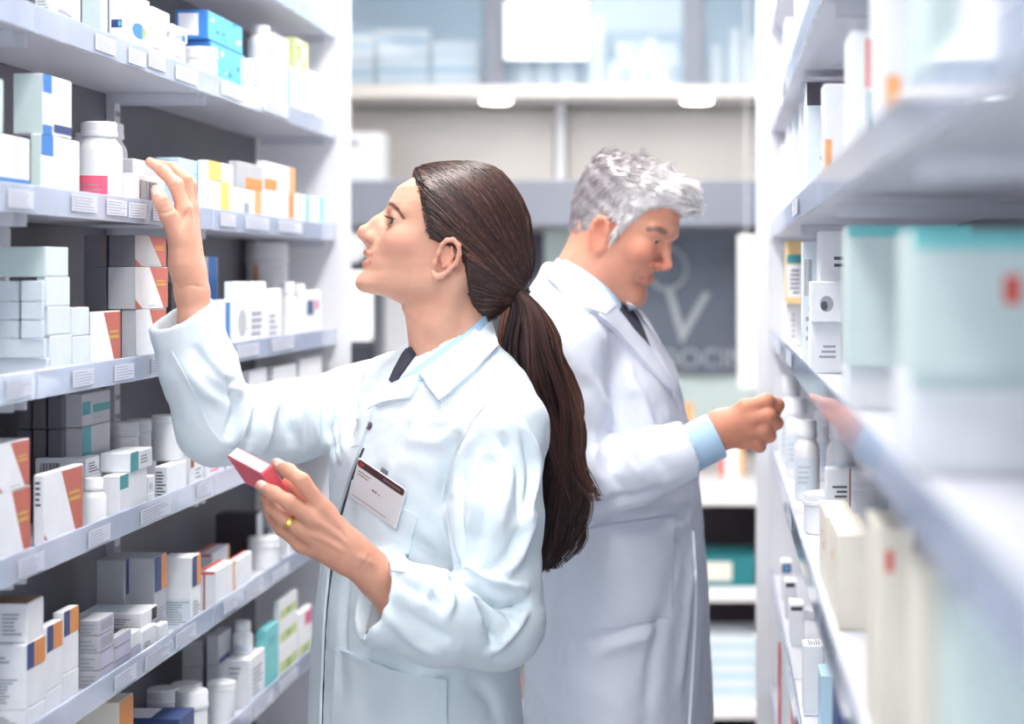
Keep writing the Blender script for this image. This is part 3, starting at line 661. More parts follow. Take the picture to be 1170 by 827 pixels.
# shelf above eye level (its goods show over the rail)
rc('A', 897, 915, 20, .10, 'white carton with a blue edge on the high right shelf', W_, deco=g(('f', 0, 0, .3, 1, 'blue')))
rc('A', 912, 945, -40, .16, 'pale carton on the high right shelf near the top edge', CO)
rc('A', 940, 1000, -80, .16, 'yellow and white carton on the high right shelf', W_, deco=g(('f', 0, 0, .5, 1, 'ochre')))
# eye-level shelf
for q, (xn, xe, yt, b, lb) in enumerate(((893, 899, 165, W_, 'white binder on the eye-level right shelf, farthest of the row'), (899, 906, 140, W_, 'white binder with a brown back on the eye-level right shelf'),
                                     (906, 914, 112, CO, 'pale binder on the eye-level right shelf, third of the row'), (914, 923, 76, W_, 'tall white binder on the eye-level right shelf'))):
    rc('B', xn, xe+18, yt, .035, lb, b, name='binder', deco=lambda c: c.rect('e', 0, .0, .12, 1, 'brown'), inset=.012+.004*q)
rc('B', 922, 990, 64, .10, 'large pale carton with a dark top on the eye-level right shelf', CO, deco=lambda c: c.rect('e', 0, .82, 1, 1, 'card_charcoal').rect('e', .25, .5, .55, .55, 'teal').lines('e', .2, .4, .8, .46, 1), inset=.02)
rc('B', 941, 975, 96, .05, 'white carton with orange and red dashes on the eye-level right shelf', W_, deco=lambda c: [c.rect('f', .1+.15*k, .2+.1*k, .2+.15*k, .32+.1*k, ('orange', 'red', 'yellow')[k % 3]) for k in range(5)]+[c.rect('e', .72, .1, .95, .5, 'peach')])
rc('B', 972, 1010, 36, .09, 'blurred carton with an orange and green stripe near the camera', W_, deco=g(('e', .1, .62, .55, .95, 'red'), ('e', .25, .3, .5, .60, 'teal')), inset=.02)
rc('B', 1008, 1080, -30, .12, 'blurred white carton with an orange corner near the camera', W_, deco=g(('e', .7, .2, .95, .45, 'peach'),), inset=.02)
rc('B', 1060, 1190, -160, .12, 'blurred pale green carton near the camera on the eye-level shelf', MI, inset=.02)
rc('B', 1130, 1300, -260, .1, 'blurred white carton at the picture edge on the eye-level shelf', W_, inset=.02)
# chest-level shelf
rc('C', 898, 922, 272, .05, 'yellow carton with a white code label on the right shelf', 'ochre', deco=lambda c: c.rect('e', .25, .1, .95, .62, W_).rect('e', .25, .64, .95, .78, 'teal').lines('e', .35, .16, .85, .58, 6, 'ink'), z=deckr('C')+.078)
rc('C', 897, 918, 345, .09, 'white carton with a brown edge under the yellow carton', W_, deco=lambda c: c.rect('e', 0, 0, .08, 1, 'brick').lines('e', .5, .2, .7, .8, 5))
rc('C', 917, 935, 276, .05, 'pale carton with a small black code beside the yellow one', CO, deco=lambda c: c.bars('e', .4, .55, .9, .85, 6).lines('e', .3, .1, .8, .5, 5), inset=.016)
rc('C', 937, 988, 246, .09, 'white carton with a purple foot band on the right shelf', W_, deco=lambda c: c.rect('e', .02, .0, .98, .42, W_).rect('e', .02, .42, .98, .58, 'purple').lines('e', .45, .74, .85, .84, 2, 'ink'), inset=.03)
rc('C', 955, 1010, 250, .07, 'dark purple carton behind the white and purple one', 'purple', inset=.09, deco=lambda c: c.lines('e', .1, .9, .9, .95, 1, W_))
z = rc('C', 926, 962, 368, .07, 'white carton with pale print beside the grey mark carton', W_, inset=.012, deco=lambda c: c.lines('e', .2, .3, .8, .6, 3))
rc('C', 927, 966, 322, .07, 'white carton with a grey smudged mark on the right shelf', W_, z=z, inset=.012, deco=lambda c: c.disc('e', .55, .45, .2, .2, 'ink_light').disc('e', .62, .4, .1, .12, 'ink'))
z = rc('C', 968, 1060, 420, .09, 'blurred white carton low on the right shelf near the camera', W_, inset=.015)
rc('C', 969, 1110, 258, .09, 'large blurred pale green carton on the right shelf', MI, z=z, inset=.015, deco=g(('e', 0, .92, 1, 1, 'aqua'),))
z = rc('C', 1040, 1200, 430, .12, 'blurred white carton with pale green edge near the camera', W_, inset=.015, deco=g(('e', 0, .86, 1, 1, MI),))
rc('C', 1043, 1290, 265, .11, 'blurred carton with a dark square at the picture edge', MI, inset=.015, z=z, deco=g(('e', .22, .15, .42, .62, 'card_charcoal'), ('e', .05, .6, .12, .75, 'peach'), ('e', .5, .5, .58, .7, 'red'), ('e', 0, .88, 1, 1, 'aqua')))
# waist-level shelf: pill bottles, some of them standing on jars
for q, (x, ins, yt, r, lb) in enumerate(((903.5, .010, 428, .022, 'white pill bottle right at the man\'s fingertips'), (911, .014, 455, .022, 'white pill bottle in the row beyond the man\'s hand, second'), (922, .016, 480, .021, 'white pill bottle in the row beyond the man\'s hand, third'),
                                          (941, .060, 468, .022, 'white pill bottle in the back row of the waist-level right shelf'), (960, .060, 478, .022, 'white pill bottle behind the small printed carton, back row'))):
    rbot('D', x, ins, r, yt, lb, 'pill', capf=.22, band=('card_cool', .15, .7, -2.6, -1.0))
z = rbot('D', 944, .012, .034, 562, 'wide white jar with a flat lid on the waist-level right shelf', 'jar', capf=.3)
rc('D', 944, 972, 536, .04, 'small white carton with black print on the wide jar', W_, deco=lambda c: c.lines('e', .15, .3, .8, .7, 4, 'ink').rect('e', 0, 0, .06, 1, 'brick'), inset=.03, z=z)
rbot('D', 990, .06, .032, 535, 'tall white jar behind the wide jar on the right shelf', 'jar', capf=.25)
rc('D', 944.5, 978, 590, .16, 'cream carton with orange specks, farthest of the blurred row', 'cream', inset=.016, deco=g(('f', .3, .5, .4, .6, 'red'), ('f', .5, .65, .6, .72, 'orange')))
rc('D', 958, 996, 611, .18, 'cream carton at the waist-level rail, second of the blurred row', 'cream', inset=.016, deco=g(('f', .5, .6, .6, .7, 'peach'),))
rc('D', 1003, 1048, 604, .12, 'blurred cream carton with gap shade painted on its edge at the waist-level rail', 'cream', inset=.016, deco=g(('e', .0, .0, .1, 1, 'brown'), ('e', .6, .8, .8, .9, 'red')))  # brown strip: shade of the gap between cartons put into colour
rc('D', 1050, 1120, 650, .08, 'blurred cream carton beside the dark gap near the camera', 'cream', inset=.016, deco=g(('e', .02, .0, .1, .9, 'brown'), ('e', .5, .7, .7, .85, 'peach')))  # the narrow brown strip is the dark gap too, painted on
rc('D', 1095, 1260, 690, .10, 'blurred pale green carton low at the picture edge', MI, inset=.016, deco=g(('e', .1, .7, .4, .95, 'peach'),))
# thigh-level shelf
rc('E', 892.5, 905, 642, .05, 'white carton with a navy label far along the low right shelf', W_, deco=g(('e', .1, .72, .9, .95, 'navy'), ('e', .3, .78, .7, .9, 'sky')))
rc('E', 896.5, 911, 664, .05, 'white carton with a small black top mark on the low right shelf', W_, deco=g(('e', .2, .84, .9, .95, 'black'),))
rc('E', 902.5, 919, 690, .06, 'white carton with a black band on the low right shelf', W_, deco=g(('e', .12, .84, .92, .93, 'black'),))
rc('E', 911, 932, 698, .05, 'white carton with a dark label beside the black-banded one', W_, deco=g(('e', .3, .84, .95, .93, 'black'),), inset=.035)
rc('E', 918, 942, 738, .05, 'white carton with a printed top standing at the low right rail', W_, deco=lambda c: c.lines('t', .1, .2, .9, .8, 5, 'ink'))
rc('E', 938, 966, 772, .08, 'pale blue carton low on the right shelf', 'blue_pale', inset=.03)
rc('E', 956, 1010, 790, .08, 'navy carton low on the right shelf near the bottom edge', 'navy', inset=.02)
# red-rimmed card holder on the lowest right shelf in view
d0 = 3.62; p0 = P(880, 0, d0); x0, x1 = XR+.004, XR+.034; zb_ = CZ+deckr('G')+.0005; zt_ = P(0, 733, d0).z
t = empty('card_holder', ((x0+x1)/2, d0, zb_)); tag(t, 'small red-rimmed card holder standing on the lowest right shelf', 'card holder')
for lo_, hi_ in (((x0, d0, zb_), (x1, d0+.006, zb_+.006)), ((x0, d0, zt_-.006), (x1, d0+.006, zt_)), ((x0, d0, zb_+.006), (x0+.005, d0+.006, zt_-.006)), ((x1-.005, d0, zb_+.006), (x1, d0+.006, zt_-.006))): box('rim', lo_, hi_, 'red', t, .0008)
box('card', (x0+.005, d0+.002, zb_+.006), (x1-.005, d0+.004, zt_-.006), 'card_white', t, 0); box('foot', (x0, d0+.0065, zb_), (x1, d0+.05, zb_+.004), 'red', t, .0008)
rc('G', 893, 915, 806, .08, 'white carton on the lowest right shelf in view', W_, deco=g(('e', .1, .7, .9, .9, 'peach'),))

# ------------------------------------------------------------------ implicit-surface modelling for bodies and clothing
class Field:
    def __init__(s, lo, hi, h):
        s.lo = np.array(lo, dtype=np.float32); s.h = h
        s.n = [int(math.ceil((hi[i]-lo[i])/h))+1 for i in range(3)]
        s.ax = [s.lo[i]+h*np.arange(s.n[i], dtype=np.float32) for i in range(3)]
        s.d = np.full(s.n, .2, dtype=np.float32)
    def sl(s, lo, hi):
        r = []
        for i in range(3):
            a = int(max(0, math.floor((lo[i]-s.lo[i])/s.h))); b = int(min(s.n[i], math.ceil((hi[i]-s.lo[i])/s.h)+1)); r.append(slice(a, max(a, b)))
        return tuple(r)
    def xyz(s, sl): return s.ax[0][sl[0]][:, None, None], s.ax[1][sl[1]][None, :, None], s.ax[2][sl[2]][None, None, :]
    def apply(s, fn, lo, hi, k=.01, op='u', pad=.03):
        sl = s.sl([v-pad-k for v in lo], [v+pad+k for v in hi])
        if any(q.stop <= q.start for q in sl): return s
        b = fn(*s.xyz(sl)).astype(np.float32); a = s.d[sl]
        if op == 'u': s.d[sl] = smin(a, b, k)
        elif op == 's': s.d[sl] = -smin(-a, b, k)
        elif op == 'i': s.d[sl] = -smin(-a, -b, k)
        return s
    def cone(s, a, b, r1, r2=None, k=.01, op='u', flat=None):
        a = np.array(a, dtype=np.float32); b = np.array(b, dtype=np.float32); r2 = r1 if r2 is None else r2
        R = max(r1, r2)
        return s.apply(lambda x, y, z: sd_cone(x, y, z, a, b, r1, r2, flat), np.minimum(a, b)-R, np.maximum(a, b)+R, k, op)
    def chain(s, pts, rad, k=.01, op='u', flat=None):
        for i in range(len(pts)-1): s.cone(pts[i], pts[i+1], rad[i], rad[i+1], k, op, flat)
        return s
    def ell(s, c, r, k=.01, op='u', rot=None):
        c = np.array(c, dtype=np.float32); R = max(r)
        return s.apply(lambda x, y, z: sd_ell(x-c[0], y-c[1], z-c[2], r, rot), c-R, c+R, k, op)
    def mesh(s, name): return surface_nets(s.d, s.lo, s.h, name)
def smin(a, b, k):
    if k <= 0: return np.minimum(a, b)
    h = np.maximum(k-np.abs(a-b), 0)/k
    return np.minimum(a, b)-h*h*k*.25
def sd_cone(x, y, z, a, b, r1, r2, flat=None):
    ba = b-a; L = float(ba@ba)+1e-12
    px, py, pz = x-a[0], y-a[1], z-a[2]
    t = np.clip((px*ba[0]+py*ba[1]+pz*ba[2])/L, 0, 1)
    qx, qy, qz = px-t*ba[0], py-t*ba[1], pz-t*ba[2]
    if flat is not None:                 # (unit axis, factor): thin the section along an axis
        n, f = flat; dn = qx*n[0]+qy*n[1]+qz*n[2]; e = 1/f-1
        qx, qy, qz = qx+dn*e*n[0], qy+dn*e*n[1], qz+dn*e*n[2]
        return (np.sqrt(qx*qx+qy*qy+qz*qz)-(r1+(r2-r1)*t))*f
    return np.sqrt(qx*qx+qy*qy+qz*qz)-(r1+(r2-r1)*t)
def sd_ell(x, y, z, r, rot=None):
    if rot is not None:
        m = np.array(rot); x, y, z = m[0][0]*x+m[1][0]*y+m[2][0]*z, m[0][1]*x+m[1][1]*y+m[2][1]*z, m[0][2]*x+m[1][2]*y+m[2][2]*z
    k0 = np.sqrt((x/r[0])**2+(y/r[1])**2+(z/r[2])**2); k1 = np.sqrt((x/r[0]**2)**2+(y/r[1]**2)**2+(z/r[2]**2)**2)
    return k0*(k0-1)/np.maximum(k1, 1e-6)
def surface_nets(d, lo, h, name):
    d = d.copy()
    for ax in range(3):
        i0 = [slice(None)]*3; i1 = [slice(None)]*3; i0[ax] = 0; i1[ax] = -1
        d[tuple(i0)] = np.maximum(d[tuple(i0)], .001); d[tuple(i1)] = np.maximum(d[tuple(i1)], .001)
    sg = d < 0
    nx, ny, nz = d.shape
    cnt = np.zeros((nx-1, ny-1, nz-1), dtype=np.int8)
    for i in (0, 1):
        for j in (0, 1):
            for k in (0, 1): cnt += sg[i:nx-1+i, j:ny-1+j, k:nz-1+k]
    act = np.argwhere((cnt > 0) & (cnt < 8))
    idx = np.full((nx-1, ny-1, nz-1), -1, dtype=np.int32); idx[act[:, 0], act[:, 1], act[:, 2]] = np.arange(len(act))
    acc = np.zeros((len(act), 3)); n = np.zeros(len(act))
    C = [(i, j, k) for i in (0, 1) for j in (0, 1) for k in (0, 1)]
    vals = {c: d[act[:, 0]+c[0], act[:, 1]+c[1], act[:, 2]+c[2]] for c in C}
    for a in C:
        for ax in range(3):
            if a[ax]: continue
            b = list(a); b[ax] = 1; b = tuple(b); va, vb = vals[a], vals[b]
            m = (va < 0) != (vb < 0); t = np.where(m, va/np.where(m, va-vb, 1), 0)
            p = np.tile(np.array(a, dtype=float), (len(act), 1)); p[:, ax] = t
            acc[m] += p[m]; n[m] += 1
    co = (acc/n[:, None]+act)*h+np.array(lo)
    quads = []
    for ax in range(3):
        u, v = [(1, 2), (2, 0), (0, 1)][ax]
        s0 = [slice(None)]*3; s1 = [slice(None)]*3; s0[ax] = slice(0, -1); s1[ax] = slice(1, None)
        A, B = sg[tuple(s0)], sg[tuple(s1)]
        e = np.argwhere(A != B); e = e[(e[:, u] > 0) & (e[:, v] > 0) & (e[:, u] < d.shape[u]-1) & (e[:, v] < d.shape[v]-1)]
        ins = A[e[:, 0], e[:, 1], e[:, 2]]
        q = []
        for du, dv in ((1, 1), (0, 1), (0, 0), (1, 0)):
            c = e.copy(); c[:, u] -= du; c[:, v] -= dv; q.append(idx[c[:, 0], c[:, 1], c[:, 2]])
        q = np.stack(q, 1); q[~ins] = q[~ins][:, ::-1]; quads.append(q)
    q = np.concatenate(quads)
    return mk_mesh(name, co, q)
def mk_mesh(name, co, q):
    me = bpy.data.meshes.new(name); k = q.shape[1]
    me.vertices.add(len(co)); me.vertices.foreach_set('co', np.asarray(co, dtype=np.float32).ravel())
    me.loops.add(q.size); me.loops.foreach_set('vertex_index', q.ravel().astype(np.int32))
    me.polygons.add(len(q)); me.polygons.foreach_set('loop_start', np.arange(0, q.size, k, dtype=np.int32)); me.polygons.foreach_set('loop_total', np.full(len(q), k, dtype=np.int32))
    me.polygons.foreach_set('use_smooth', np.ones(len(q), dtype=bool)); me.update(calc_edges=True); me.validate()
    return me
def coords(me):
    a = np.empty(len(me.vertices)*3, dtype=np.float32); me.vertices.foreach_get('co', a); return a.reshape(-1, 3).astype(float)
def setco(me, co): me.vertices.foreach_set('co', np.asarray(co, dtype=np.float32).ravel()); me.update()
def vnorm(me):
    a = np.empty(len(me.vertices)*3, dtype=np.float32); me.vertex_normals.foreach_get('vector', a); return a.reshape(-1, 3).astype(float)
def relax(me, it=2, f=.5):
    e = np.empty(len(me.edges)*2, dtype=np.int32); me.edges.foreach_get('vertices', e); e = e.reshape(-1, 2); co = coords(me)
    deg = np.bincount(e.ravel(), minlength=len(co))[:, None]
    for k in range(it):
        for g_ in (f, -f*1.03):
            s = np.zeros_like(co)
            for c in range(3): s[:, c] = np.bincount(e[:, 0], co[e[:, 1], c], len(co))+np.bincount(e[:, 1], co[e[:, 0], c], len(co))
            co = co+g_*(s/np.maximum(deg, 1)-co)
    setco(me, co)
def bvh_of(*mes):
    vs, fs, o = [], [], 0
    for me in mes:
        c = coords(me); vs.append(c)
        for p in me.polygons: fs.append([v+o for v in p.vertices])
        o += len(c)
    return BVHTree.FromPolygons(np.concatenate(vs).tolist(), fs)
def seg_dist(co, poly):
    """distance of every vertex to a 3-d polyline"""
    best = np.full(len(co), 9.0)
    for a, b in zip(poly, poly[1:]):
        a, b = np.array(a), np.array(b); ba = b-a; t = np.clip((co-a)@ba/(ba@ba+1e-12), 0, 1); best = np.minimum(best, np.linalg.norm(co-a-t[:, None]*ba, axis=1))
    return best
CAMO = Vector((0, 0, CZ))
def hit(tree, px, py):
    r = tree.ray_cast(CAMO, P(px, py, 1.0)-CAMO); return (r[0], r[1]) if r[0] is not None else (None, None)
def spline(pts, n):
    """Catmull-Rom through the points"""
    p = [np.array(q, dtype=float) for q in pts]; p = [2*p[0]-p[1]]+p+[2*p[-1]-p[-2]]; out = []
    m = len(p)-3
    for k in range(n):
        t = k/(n-1)*m; i = min(int(t), m-1); t -= i; a, b, c, d = p[i:i+4]
        out.append(.5*((2*b)+(c-a)*t+(2*a-5*b+4*c-d)*t*t+(3*b-a-3*c+d)*t**3))
    return out
def fold(me, tree, lines, passes=1):
    """raise ridges (amp>0) or press creases (amp<0) along lines traced over the cloth"""
    co = coords(me); nv = vnorm(me); disp = np.zeros(len(co))
    for pts, amp, sig in lines:
        poly = []
        for q in spline(pts, max(6, 4*len(pts))):
            h_, _ = hit(tree, q[0], q[1])
            if h_ is not None: poly.append(h_)
        if len(poly) < 2: continue
        d = seg_dist(co, poly)
        ends = np.minimum(np.linalg.norm(co-np.array(poly[0]), axis=1), np.linalg.norm(co-np.array(poly[-1]), axis=1))
        disp += amp*np.exp(-(d/sig)**2)*np.clip(.35+ends/(3*sig), 0, 1)
    setco(me, co+nv*disp[:, None])
def crumple(me, amp, scale, seed=0, stretch=(1, 1, 1)):
    """low soft undulation of the cloth"""
    from mathutils import noise
    co = coords(me); nv = vnorm(me)
    v = np.array([noise.noise(Vector((c[0]*stretch[0]*scale+seed, c[1]*stretch[1]*scale, c[2]*stretch[2]*scale))) for c in co])
    setco(me, co+nv*(amp*v)[:, None])
def patch(name, tree, top, bot, n, m, off, parent, mat_, thick=.003, inv=None):
    """cloth panel laid on the surface between two traced edges (pixels); has thickness and a rim"""
    A = spline(top, n); B = spline(bot, n); bm = bmesh.new(); grid = []
    last = None
    for j in range(m):
        row = []
        for i in range(n):
            q = A[i]+(B[i]-A[i])*j/(m-1); h_, nn = hit(tree, q[0], q[1])
            if h_ is None: h_, nn = last if last else (P(q[0], q[1], 2.7), Vector((0, -1, 0)))
            last = (h_, nn); row.append((h_+nn*off, h_-nn*.002))
        grid.append(row)
    # smooth the sheet a little so that it hangs as a panel
    G = np.array([[list(c[0]) for c in r] for r in grid])
    for _ in range(2):
        H = G.copy(); H[1:-1, 1:-1] = .5*G[1:-1, 1:-1]+.125*(G[:-2, 1:-1]+G[2:, 1:-1]+G[1:-1, :-2]+G[1:-1, 2:]); G = H
    vs = [[bm.verts.new(G[j, i]) for i in range(n)] for j in range(m)]
    for j in range(m-1):
        for i in range(n-1): bm.faces.new((vs[j][i], vs[j][i+1], vs[j+1][i+1], vs[j+1][i]))
    rim = [(0, i) for i in range(n)]+[(j, n-1) for j in range(1, m)]+[(m-1, i) for i in range(n-2, -1, -1)]+[(j, 0) for j in range(m-2, 0, -1)]
    low = {c: bm.verts.new(grid[c[0]][c[1]][1]) for c in rim}
    for a, b in zip(rim, rim[1:]+rim[:1]): bm.faces.new((vs[a[0]][a[1]], vs[b[0]][b[1]], low[b], low[a]))
    me = mesh_of(bm, name); shade_auto(me, 50)
    return link(name, me, parent, None, [mat_])
def ribbon(name, tree, pts, wpx, off, parent, mat_, n=30, both=True):
    """thin strip along a traced line"""
    S = spline(pts, n); up, dn = [], []
    for i, q in enumerate(S):
        t = S[min(i+1, n-1)]-S[max(i-1, 0)]; t = t/(np.linalg.norm(t)+1e-9); nrm = np.array((-t[1], t[0]))
        up.append(q+nrm*wpx/2); dn.append(q-nrm*wpx/2)
    return patch(name, tree, up, dn, n, 3, off, parent, mat_)
def loft(tab, psi, p=2.3):
    """stack of super-elliptic sections: rows (z, cx, cy, half_width, half_depth); psi = facing angle; returns an implicit function"""
    T = np.array(sorted(tab)); fx, fy = math.cos(psi), math.sin(psi); lx, ly = -fy, fx
    def fn(x, y, z):
        cx, cy, a, b = (np.interp(z, T[:, 0], T[:, i]) for i in range(1, 5))
        u = (x-cx)*lx+(y-cy)*ly; v = (x-cx)*fx+(y-cy)*fy
        q = (np.abs(u/a)**p+np.abs(v/b)**p)**(1/p)
        d = (q-1)*np.minimum(a, b)*.95
        return np.maximum(d, np.maximum(z-T[-1, 0], T[0, 0]-z))
    return fn
def color_attr(me, cols):
    at = me.color_attributes.new('tone', 'FLOAT_COLOR', 'POINT'); c = np.ones((len(cols), 4), dtype=np.float32); c[:, :3] = cols; at.data.foreach_set('color', c.ravel())
def tone_mat(name, rough=.5, sss=0, coat=0, bump=0, bscale=600, spec=.5, aniso=0):
    m = bpy.data.materials.new(name); m.use_nodes = True; MATS[name] = m; nt = m.node_tree; b = nt.nodes['Principled BSDF']
    a = nt.nodes.new('ShaderNodeAttribute'); a.attribute_name = 'tone'
    tc = nt.nodes.new('ShaderNodeTexCoord'); n = nt.nodes.new('ShaderNodeTexNoise'); n.inputs['Scale'].default_value = 55; n.inputs['Detail'].default_value = 5
    nt.links.new(tc.outputs['Object'], n.inputs['Vector'])
    mr = nt.nodes.new('ShaderNodeMapRange'); mr.inputs['To Min'].default_value = .9; mr.inputs['To Max'].default_value = 1.1; nt.links.new(n.outputs['Fac'], mr.inputs[0])
    mx = nt.nodes.new('ShaderNodeVectorMath'); mx.operation = 'SCALE'; nt.links.new(a.outputs['Color'], mx.inputs[0]); nt.links.new(mr.outputs[0], mx.inputs['Scale'])
    nt.links.new(mx.outputs[0], b.inputs['Base Color']); b.inputs['Roughness'].default_value = rough; b.inputs['Coat Weight'].default_value = coat; b.inputs['Specular IOR Level'].default_value = spec
    if sss:
        b.inputs['Subsurface Weight'].default_value = sss; b.inputs['Subsurface Radius'].default_value = (1, .4, .25); b.inputs['Subsurface Scale'].default_value = .006
    if bump:
        n2 = nt.nodes.new('ShaderNodeTexNoise'); n2.inputs['Scale'].default_value = bscale; nt.links.new(tc.outputs['Object'], n2.inputs['Vector'])
        bp = nt.nodes.new('ShaderNodeBump'); bp.inputs['Strength'].default_value = bump; bp.inputs['Distance'].default_value = .001; nt.links.new(n2.outputs['Fac'], bp.inputs['Height']); nt.links.new(bp.outputs['Normal'], b.inputs['Normal'])
    return m
def lin(c): return np.array([(v/255)**2.2 for v in c])
def join_meshes(name, mes):
    bm = bmesh.new()
    for me in mes: bm.from_mesh(me)
    me = bpy.data.meshes.new(name); bm.to_mesh(me); bm.free()
    for p in me.polygons: p.use_smooth = True
    return me
tone_mat('skin', .48, sss=.12, bump=.12, bscale=900, spec=.4); tone_mat('hair', .36, spec=.6)
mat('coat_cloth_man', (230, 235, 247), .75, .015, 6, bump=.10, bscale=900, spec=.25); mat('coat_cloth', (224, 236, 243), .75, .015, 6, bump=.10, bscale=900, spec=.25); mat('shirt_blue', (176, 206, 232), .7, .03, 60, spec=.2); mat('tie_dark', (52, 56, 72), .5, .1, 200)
mat('trouser_dark', (60, 62, 74), .8, .05, 60); mat('shoe_dark', (44, 40, 42), .35, .05, 30); mat('eye_white', (238, 234, 232), .1, .01); mat('iris', (52, 36, 30), .1, .1, 400)
mat('lash', (44, 32, 32), .6); mat('nail', (246, 204, 194), .2, .02, coat=.6); mat('tooth', (246, 242, 236), .2); mat('button', (88, 80, 90), .3, .05, coat=.5); mat('ring_gold', (236, 196, 110), .2, metal=1)
mat('stitch', (150, 170, 190), .8)

# ------------------------------------------------------------------ head builder
def build_head(name, h, org, R, rows, hole, eyes, nose, lips, ear, neck, skin, extra=None, brow=None, lo=None, hi=None, p=2.1, lid=(.0056, .0046)):
    """org = ear centre in the world, R = columns (forward, left, up); rows (u, front, back, halfwidth, centre);
    everything in metres in the head's own frame. Returns the skin mesh (world) and a frame helper"""
    R = np.array(R, dtype=float); org = np.array(org, dtype=float)
    def tw(f, l, u): return org+R@np.array((f, l, u), dtype=float)
    fld = Field(lo, hi, h)
    T = np.array(sorted(rows))
    def local(x, y, z):
        dx, dy, dz = x-org[0], y-org[1], z-org[2]
        return tuple(R[0, i]*dx+R[1, i]*dy+R[2, i]*dz for i in range(3))
    def skull(x, y, z, grow=0):
        f, l, u = local(x, y, z)
        F0, B, W, c = (np.interp(u, T[:, 0], T[:, i]) for i in range(1, 5))
        a = np.where(f > c, F0-c, c-B)+grow; W = W+grow
        a = np.maximum(a, .004); W = np.maximum(W, .004)
        pp = np.where(f > c, p, 2.1)
        q = (np.abs((f-c)/a)**pp+np.abs(l/W)**pp)**(1/pp)
        d = (q-1)*np.minimum(a, W)
        return np.maximum(d, np.maximum(u-T[-1, 0]-grow, T[0, 0]-u))
    fld.apply(skull, lo, hi, 0)
    for s in (-1, 1):                                       # sockets and cheekbones
        ef, el, eu, er = eyes
        fld.ell(tw(ef+.011, s*(el+.001), eu), (.015, .015, .011), .014, 's')
    if extra: extra(fld, tw)
    for a, b, r1, r2, k in nose:
        for s in ((-1, 1) if abs(a[1])+abs(b[1]) > 1e-6 else (1,)):
            fld.cone(tw(a[0], s*a[1], a[2]), tw(b[0], s*b[1], b[2]), r1, r2, k)
    for pts, rr, k in lips:
        for s in (-1, 1): fld.chain([tw(a[0], s*a[1], a[2]) for a in pts], rr, k)
    for s in (-1, 1):                                       # lids: a shell over each eyeball with a slit
        c = tw(ef, s*el, eu); fld.ell(c, (er+.0016,)*3, .006)
    for (a, b, r, k) in hole:                               # nostrils, mouth slit
        for s in ((-1, 1) if abs(a[1]) > 1e-6 or abs(b[1]) > 1e-6 else (1,)): fld.cone(tw(a[0], s*a[1], a[2]), tw(b[0], s*b[1], b[2]), r, r, k, 's')
    for s in (-1, 1):
        c = tw(ef, s*el, eu); g_ = R@np.array((1, s*.12, 0.0)); upv = R[:, 2]; sd = np.cross(upv, g_)
        def slit(x, y, z, c=c, g_=g_, sd=sd, s=s):
            dx, dy, dz = x-c[0], y-c[1], z-c[2]
            f = dx*g_[0]+dy*g_[1]+dz*g_[2]; u = dx*upv[0]+dy*upv[1]+dz*upv[2]; l = (dx*sd[0]+dy*sd[1]+dz*sd[2])
            a = (l/(er*1.02))**2
            up_ = lid[0]*(1-a); dn_ = -lid[1]*(1-a)
            return np.maximum(np.maximum(u-up_, dn_-u), er*.35-f)
        fld.apply(slit, c-.02, c+.02, .0012, 's', pad=.005)
        fld.ell(c, (er-.0006,)*3, 0, 's')
    if ear: ear(fld, tw)
    if neck: neck(fld, tw)
    me = fld.mesh(name); relax(me, 2, .45)
    return me, tw, skull, local
def eyeballs(parent, tw, R, eyes, gaze=(1, 0, 0)):
    ef, el, eu, er = eyes
    for s in (-1, 1):
        bm = bmesh.new(); bmesh.ops.create_uvsphere(bm, u_segments=24, v_segments=16, radius=er-.0004)
        for f in bm.faces:
            f.smooth = True; f.material_index = 1 if f.calc_center_median().z > (er-.0004)*.80 else 0
        o = link('eye', mesh_of(bm, 'eye', True), parent, None, ['eye_white', 'iris'])
        g_ = Vector(np.array(R)@np.array(gaze, dtype=float)); o.rotation_euler = g_.to_track_quat('Z', 'Y').to_euler(); o.location = Vector(tw(ef, s*el, eu))-parent.location
def strands(bm_lists, path, r0, r1, col):
    """append a tapering three-sided strand to (verts, quads, colours)"""
    V, Q, Cc = bm_lists; n = len(path); path = np.asarray(path)
    t = np.gradient(path, axis=0); t /= np.linalg.norm(t, axis=1)[:, None]+1e-9
    a = np.cross(t, np.array((.3, -.9, .31))); a /= np.linalg.norm(a, axis=1)[:, None]+1e-9; b = np.cross(t, a)
    o = len(V); rr = np.linspace(r0, r1, n)
    for k in range(3):
        an = 2*math.pi*k/3
        pts = path+(math.cos(an)*a+math.sin(an)*b)*rr[:, None]
        V.extend(pts.tolist()); Cc.extend([col]*n)
    for k in range(3):
        k2 = (k+1) % 3
        for i in range(n-1): Q.append((o+k*n+i, o+k*n+i+1, o+k2*n+i+1, o+k2*n+i))
def strand_mesh(lists, name):
    V, Q, Cc = lists; me = mk_mesh(name, np.array(V), np.array(Q)); color_attr(me, np.array(Cc)); return me

